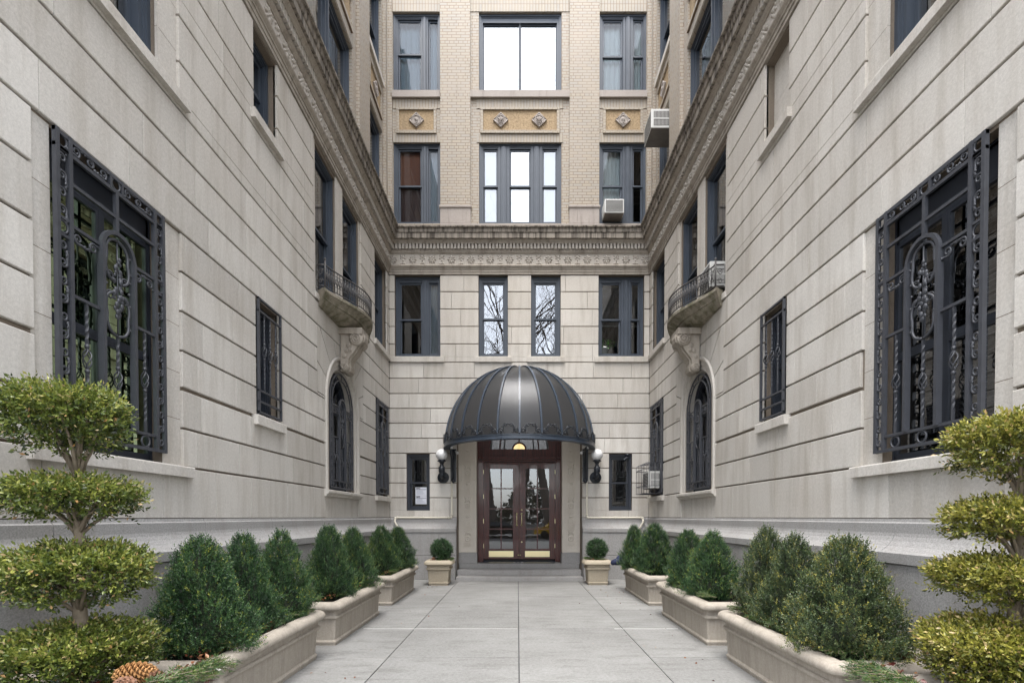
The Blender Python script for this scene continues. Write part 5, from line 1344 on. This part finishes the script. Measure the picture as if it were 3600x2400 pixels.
# greens, dry leaves and cones tucked round the shrubs
def greens(label, planter_loc, hx, hy, seed, n, z, dry=40, ripple=1.0, rise=.35, lift=0.0, group='evergreen trimmings in the planters'):
    g = np.random.default_rng(seed); Ps, Ds, Ts, Ls = [], [], [], []; sm = MB(); r = random.Random(seed)
    for k in range(n):
        side = r.random(); sx = r.choice((-1, 1))
        if side < .72: x, y = (hx - .03) * (1 if planter_loc[0] < 0 else -1), r.uniform(-hy, hy) * .95; a = (0 if planter_loc[0] < 0 else PI) + r.uniform(-.8, .8)
        else: x, y = r.uniform(-hx, hx) * .8, -hy + .05; a = -PI / 2 + r.uniform(-.9, .9)
        L = r.uniform(.14, .24) * ripple; x -= .35 * L * math.cos(a); y -= .35 * L * math.sin(a)
        d = Vector((math.cos(a), math.sin(a), r.uniform(.0, rise))).normalized(); p0 = Vector((x, y, z + .015 + r.uniform(0, lift)))
        for b in range(-2, 3):
            ab = a + b * .35; db = Vector((math.cos(ab), math.sin(ab), d.z)).normalized(); s = p0 + d * L * .2 * abs(b) * .5; Lb = L * (1 - .18 * abs(b))
            pts = [s + db * Lb * t - Vector((0, 0, .14 * Lb * t * t)) for t in (0, .35, .7, 1)]
            sm.tube([tuple(q) for q in pts], [.004, .0035, .003, .002], 4)
            m = 60
            t = g.uniform(.08, 1, m)[:, None]; dbn = np.array(db)
            base = np.array(s) + dbn * Lb * t - np.array([0, 0, 1]) * (.14 * Lb * t * t)
            q = g.normal(size=(m, 3)) * np.array([1, 1, .5]); Ps.append(base); Ds.append(dbn * .75 + q * .6); Ts.append(np.clip(g.normal(.45, .2, m) + r.uniform(-.1, .2), 0, 1)); Ls.append(np.full(m, .036))
    root = thing('evergreen_trimming', label, 'greenery', planter_loc); root['kind'] = 'stuff'
    me = leaf_mesh('needles', np.concatenate(Ps), np.concatenate(Ds), np.concatenate(Ls), .11, np.concatenate(Ts), 'needle', seed)
    o = bpy.data.objects.new('needles', me); col.objects.link(o); o.parent = root
    sm.build('twigs', 'bark', root)
    # dry leaves
    m = dry * 3; sxs = (1 if planter_loc[0] < 0 else -1)
    cl = g.uniform(-hy, hy, 5); ci = g.integers(0, 5, m)
    x = np.where(g.uniform(size=m) < .75, sxs * (hx - .09) + g.normal(0, .04, m), g.uniform(-hx, hx, m) * .8); y = cl[ci] + g.normal(0, .1, m); y = np.clip(y, -hy, hy)
    me = leaf_mesh('dry_leaves', np.stack([x, y, z + g.uniform(-.03, .03 + lift, m)], 1), g.normal(size=(m, 3)) * np.array([1, 1, .35]), g.uniform(.03, .055, m), .55, g.uniform(0, 1, m), 'dry_leaf', seed)
    o = bpy.data.objects.new('dry_leaves', me); col.objects.link(o); o.parent = root
for (s, k), (lab, n) in {(-1, 0): ('pine sprigs and dry leaves along the rim of the near left planter', 9), (-1, 1): ('pine sprigs and dry leaves along the rim of the middle left planter', 7), (-1, 2): ('pine sprigs along the rim of the far left planter', 6),
        (1, 0): ('pine sprigs and red dry leaves along the rim of the near right planter', 11), (1, 1): ('pine sprigs and dry leaves along the rim of the middle right planter', 7), (1, 2): ('pine sprigs along the rim of the far right planter', 6)}.items():
    greens(lab, tuple(planters[(s, k)].location), .36, .98, 50 + k + s * 7, int(n * 1.5), .585)
greens('spruce and cedar sprigs heaped in the left front planter under the topiary', (-2.60, 2.95, 0), .64, .38, 71, 34, .63, 90, 1.35, .6, .07)
greens('spruce and cedar sprigs heaped in the right front planter under the topiary', (2.78, 2.90, 0), .64, .38, 72, 34, .63, 90, 1.25, .45, .05)
greens('pine greens round the ball in the square pot left of the steps', (-1.89, 12.40, 0), .22, .22, 73, 8, .60, 8, .8)
greens('pine greens round the ball in the square pot right of the steps', (1.885, 12.47, 0), .22, .22, 74, 9, .60, 8, .9)

def pine_cone(label, loc, L, R, mat, rot, n=90):
    root = thing('pine_cone', label, 'pine cone', loc, 0, 'pine cones in the planters'); mb = MB(); root.rotation_euler = rot
    mb.tube([(0, 0, -L * .45), (0, 0, 0), (0, 0, L * .45)], [R * .3, R * .55, R * .15], 8)
    for i in range(n):
        t = (i + .5) / n; z = -L * .48 + L * .96 * t; rr = R * (math.sin(PI * min(1, .12 + .88 * t)) ** .7); a = i * 2.39996
        c, s = math.cos(a), math.sin(a); w = R * .34 * (.5 + .7 * math.sin(PI * t)); h = L * .085
        p = lambda u, v, k: (c * u - s * v, s * u + c * v, k)
        mb.add([p(rr * .4, 0, z - h), p(rr * .8, w * .7, z), p(rr * 1.02, w * .5, z + h * .55), p(rr * 1.1, 0, z + h * .8), p(rr * 1.02, -w * .5, z + h * .55), p(rr * .8, -w * .7, z), p(rr * .85, 0, z + h * .9), p(rr * .98, 0, z + h * .1)],
               [(0, 1, 7), (0, 7, 5), (1, 2, 7), (2, 3, 7), (3, 4, 7), (4, 5, 7), (1, 6, 2), (2, 6, 3), (3, 6, 4), (4, 6, 5)], rnd.random())
    mb.build('scales', mat, root, fix=False)
pine_cone('big golden pine cone lying in the left front planter', (-2.18, 2.85, .765), .22, .062, 'cone_gold', (0, PI / 2 - .1, .15), 120)
pine_cone('dark brown open cone at the bottom of the left front planter, under the golden cone', (-2.17, 2.75, .715), .10, .062, 'cone', (.9, .2, 0), 60)
pine_cone('small dark cone right of the golden cone in the left front planter', (-2.04, 2.82, .735), .09, .05, 'cone', (1.2, .5, 1), 60)
pine_cone('brown cone on the soil edge of the near left planter, nearer of two', (-2.50, 4.18, .55), .09, .04, 'cone', (PI / 2, 0, .9), 60)
pine_cone('brown cone on the soil edge of the near left planter, farther of two', (-2.49, 5.0, .55), .09, .04, 'cone', (PI / 2, .2, 1.2), 60)
pine_cone('reddish cone on bare soil at the inner rim of the near right planter', (2.46, 4.25, .55), .10, .045, 'cone', (PI / 2, 0, 1.3), 60)
pine_cone('brown cone behind the big shrub at the wall end of the near right planter', (2.99, 3.99, .55), .12, .05, 'cone', (PI / 2, 0, .8), 60)
pine_cone('tiny cone at the left edge of the pot left of the steps', (-2.06, 12.25, .63), .08, .045, 'cone', (1.0, .4, 0), 50)
cl = MB(); g_ = random.Random(4)
cl.ball((0, 0, 0), .11, 8, .5, (1.2, .8, .7)); cl.ball((.08, .05, .06), .09, 7, .5, (1.1, .8, 1.0)); cl.ball((-.09, .02, -.02), .06, 6)
o = cl.build('cloth_bundle', 'cloth_blue'); o.location = (2.20, 11.55, .62); tag(o, 'navy cloth bundle tucked behind the far right planter shrubs', 'cloth')

# house plant in the window
hp = thing('house_plant', 'green house plant in a white pot inside the window above the right of the entrance', 'house plant', (2.29, FY + .36, 5.99), 0)
mb = MB(); mb.lathe([(0, 0), (.085, 0), (.115, .17), (.125, .175), (.125, .2), (.1, .2), (.095, .15), (0, .15)], n=18); mb.build('pot', 'white_paint', hp)
mb = MB(); mb.box(-.14, .3, -.09, .15, -.06, 0); mb.build('shelf', 'white_paint', hp)
g = np.random.default_rng(9); n = 140; th = g.uniform(0, 2 * PI, n); rr = g.uniform(.02, .22, n)
me = leaf_mesh('leaves', np.stack([np.cos(th) * rr + .03, np.sin(th) * rr * .5, .2 + g.uniform(0, .2, n)], 1), np.stack([np.cos(th), np.sin(th) * .5, g.normal(0, .5, n)], 1), g.uniform(.06, .1, n), .65, g.uniform(0, 1, n), 'house_leaf', 3)
o = bpy.data.objects.new('leaves', me); col.objects.link(o); o.parent = hp

# ------------------------------------------------------------------ across the street, seen in the glass
def bare_tree(label, loc, H, seed, lean=0.0):
    r = random.Random(seed); tk = MB(); brm = MB()
    root = thing('bare_tree', label, 'tree', loc, 0, 'bare trees across the street')
    def grow(p, d, L, rad, dep, mb):
        pts = [p]; q = p.copy(); n = 5; rs = [rad]
        for i in range(n):
            d = (d + Vector((r.gauss(0, .12), r.gauss(0, .12), r.gauss(.03, .08)))).normalized(); q = q + d * L / n; pts.append(q.copy()); rs.append(rad * (1 - .5 * (i + 1) / n))
        mb.tube([tuple(x) for x in pts], rs, 6 if dep < 2 else 4, cap=False)
        if dep >= 5: return
        for k in range(4 if dep < 2 else 3):
            i = r.randint(2, n) if k else n
            a = Vector((r.gauss(0, 1), r.gauss(0, 1), r.gauss(.3, .5))).normalized()
            grow(pts[i].copy(), (d * .75 + a * .75).normalized(), L * r.uniform(.58, .78), rs[i] * .68, dep + 1, brm)
    grow(Vector((0, 0, 0)), Vector((lean, 0, 1)).normalized(), H * .36, H * .017, 0, tk)
    tk.build('trunk', 'far_bark', root, fix=False); brm.build('branches', 'far_bark', root, fix=False)
for i, (x, y, h, l) in enumerate(((-2.6, -17, 30, .0), (2.9, -17.5, 31, -.06), (-8, -22, 27, .1), (6.5, -23, 28, 0), (-.4, -21, 33, .04), (11, -19, 26, -.1), (-13, -19, 27, .1))):
    bare_tree(('tall bare tree', 'leaning bare tree', 'bare tree', 'bare tree', 'bare tree', 'bare tree', 'bare tree')[i] + ' across the street, mirrored in the entrance windows', (x, y, 0), h, 100 + i, l)
def wood_mass():
    g = np.random.default_rng(77); n = 26000; x = g.uniform(-70, 70, n); dd = g.uniform(0, 1, n); y = -34 - dd * 14
    top = 3.4 + 1.6 * np.sin(x * .31) + 1.2 * np.sin(x * .83 + 1) + dd * 2
    z = g.uniform(0, 1, n) ** .7 * top
    me = leaf_mesh('distant_thicket', np.stack([x, y, z], 1), g.normal(size=(n, 3)), g.uniform(.5, 1.0, n), .4, g.uniform(0, 1, n), 'hedge', 77)
    o = bpy.data.objects.new('distant_thicket', me); col.objects.link(o); o['kind'] = 'stuff'; tag(o, 'bare thicket in the park across the street', 'woods')
wood_mass()
pw = MB(); pw.box(-60, 60, -19.6, -19.2, 0, .9); pw.box(-60, 60, -19.65, -19.15, .9, 1.0); o = pw.build('park_wall', 'granite'); o.location = (0, 0, 0); tag(o, 'low stone park wall across the street', 'wall')
def car(label, loc, mat):
    root = thing('parked_car', label, 'car', loc, 0, 'cars parked at the far kerb'); b = MB()
    out = [(-2.3, .35), (-2.32, .7), (-2.15, .9), (-1.35, .98), (-.75, 1.42), (.55, 1.45), (1.25, 1.02), (2.1, .9), (2.3, .7), (2.3, .35)]
    n = len(out); rings = [(-.88, .97), (-.9, 1.0), (.9, 1.0), (.88, .97)]; vs = []
    for yy, k in rings:
        for x, z in out: vs.append((x * k, yy * (.8 if z > 1.1 else 1), .35 + (z - .35) * k))
    b.add(vs, [(i * n + j, i * n + (j + 1) % n, (i + 1) * n + (j + 1) % n, (i + 1) * n + j) for i in range(3) for j in range(n)] + [tuple(range(n)), tuple(range(3 * n, 4 * n))[::-1]]); b.build('body', mat, root)
    for q in (-1, 1):
        w = MB(); w.add([(x, q * (.915 if z < 1.1 else .745), z) for x, z in ((-1.2, 1.0), (-.7, 1.36), (.5, 1.39), (1.08, 1.03))], [(0, 1, 2, 3)]); w.build('window', 'car_glass', root, fix=False)
        for x in (-1.4, 1.4):
            t = MB(); t.lathe([(0, -.1), (.3, -.1), (.33, -.06), (.33, .06), (.3, .1), (0, .1)], (x, q * .82, .33), 20, 'y'); t.build('wheel', 'tyre', root)
car('black saloon parked at the far kerb, mirrored in the left door', (-1.6, -13.9, -.155), 'car_black'); car('yellow taxi parked at the far kerb, mirrored in the right door', (3.6, -13.9, -.155), 'car_yellow')
car('black saloon parked beyond the yellow taxi', (9.5, -13.9, -.155), 'car_black'); 

# ------------------------------------------------------------------ camera and light
cam = bpy.data.cameras.new('Camera'); co = bpy.data.objects.new('Camera', cam); col.objects.link(co)
co.location = (-.045, 0, 1.637); co.rotation_euler = (math.radians(89), 0, 0)
cam.sensor_width = 36; cam.lens = 36 * 1178 / 2352; cam.shift_x = -13 / 2352; cam.shift_y = 422.6 / 2352; cam.clip_start = .1; cam.clip_end = 2000
sc.camera = co
wd = bpy.data.worlds.new('World'); sc.world = wd; wd.use_nodes = True; nt = wd.node_tree
bg = nt.nodes['Background']; sky = nt.nodes.new('ShaderNodeTexSky'); sky.sky_type = 'NISHITA'; sky.sun_disc = False
EL, AZ = math.radians(72), math.radians(192)      # azimuth from +y, clockwise
sky.sun_elevation = EL; sky.sun_rotation = AZ; sky.air_density = 1.0; sky.dust_density = 2.0; sky.altitude = 20
hs = nt.nodes.new('ShaderNodeHueSaturation'); hs.inputs['Saturation'].default_value = .28
nt.links.new(sky.outputs[0], hs.inputs['Color']); nt.links.new(hs.outputs[0], bg.inputs['Color']); bg.inputs['Strength'].default_value = .15
sun = bpy.data.lights.new('Sun', 'SUN'); so = bpy.data.objects.new('Sun', sun); col.objects.link(so)
sun.energy = .8; sun.angle = math.radians(40); sun.color = (1, .96, .9)
dv = Vector((math.sin(AZ) * math.cos(EL), math.cos(AZ) * math.cos(EL), math.sin(EL))); so.rotation_euler = dv.to_track_quat('Z', 'Y').to_euler()
so.location = (0, -10, 30)
vs_ = sc.view_settings; vs_.view_transform = 'Standard'; vs_.look = 'None'; vs_.gamma = 1; vs_.exposure = 2.42
sc.render.engine = 'CYCLES'
cy = sc.cycles; cy.max_bounces = 8; cy.diffuse_bounces = 5; cy.glossy_bounces = 4; cy.transparent_max_bounces = 16; cy.use_denoising = True; cy.caustics_reflective = False; cy.caustics_refractive = False
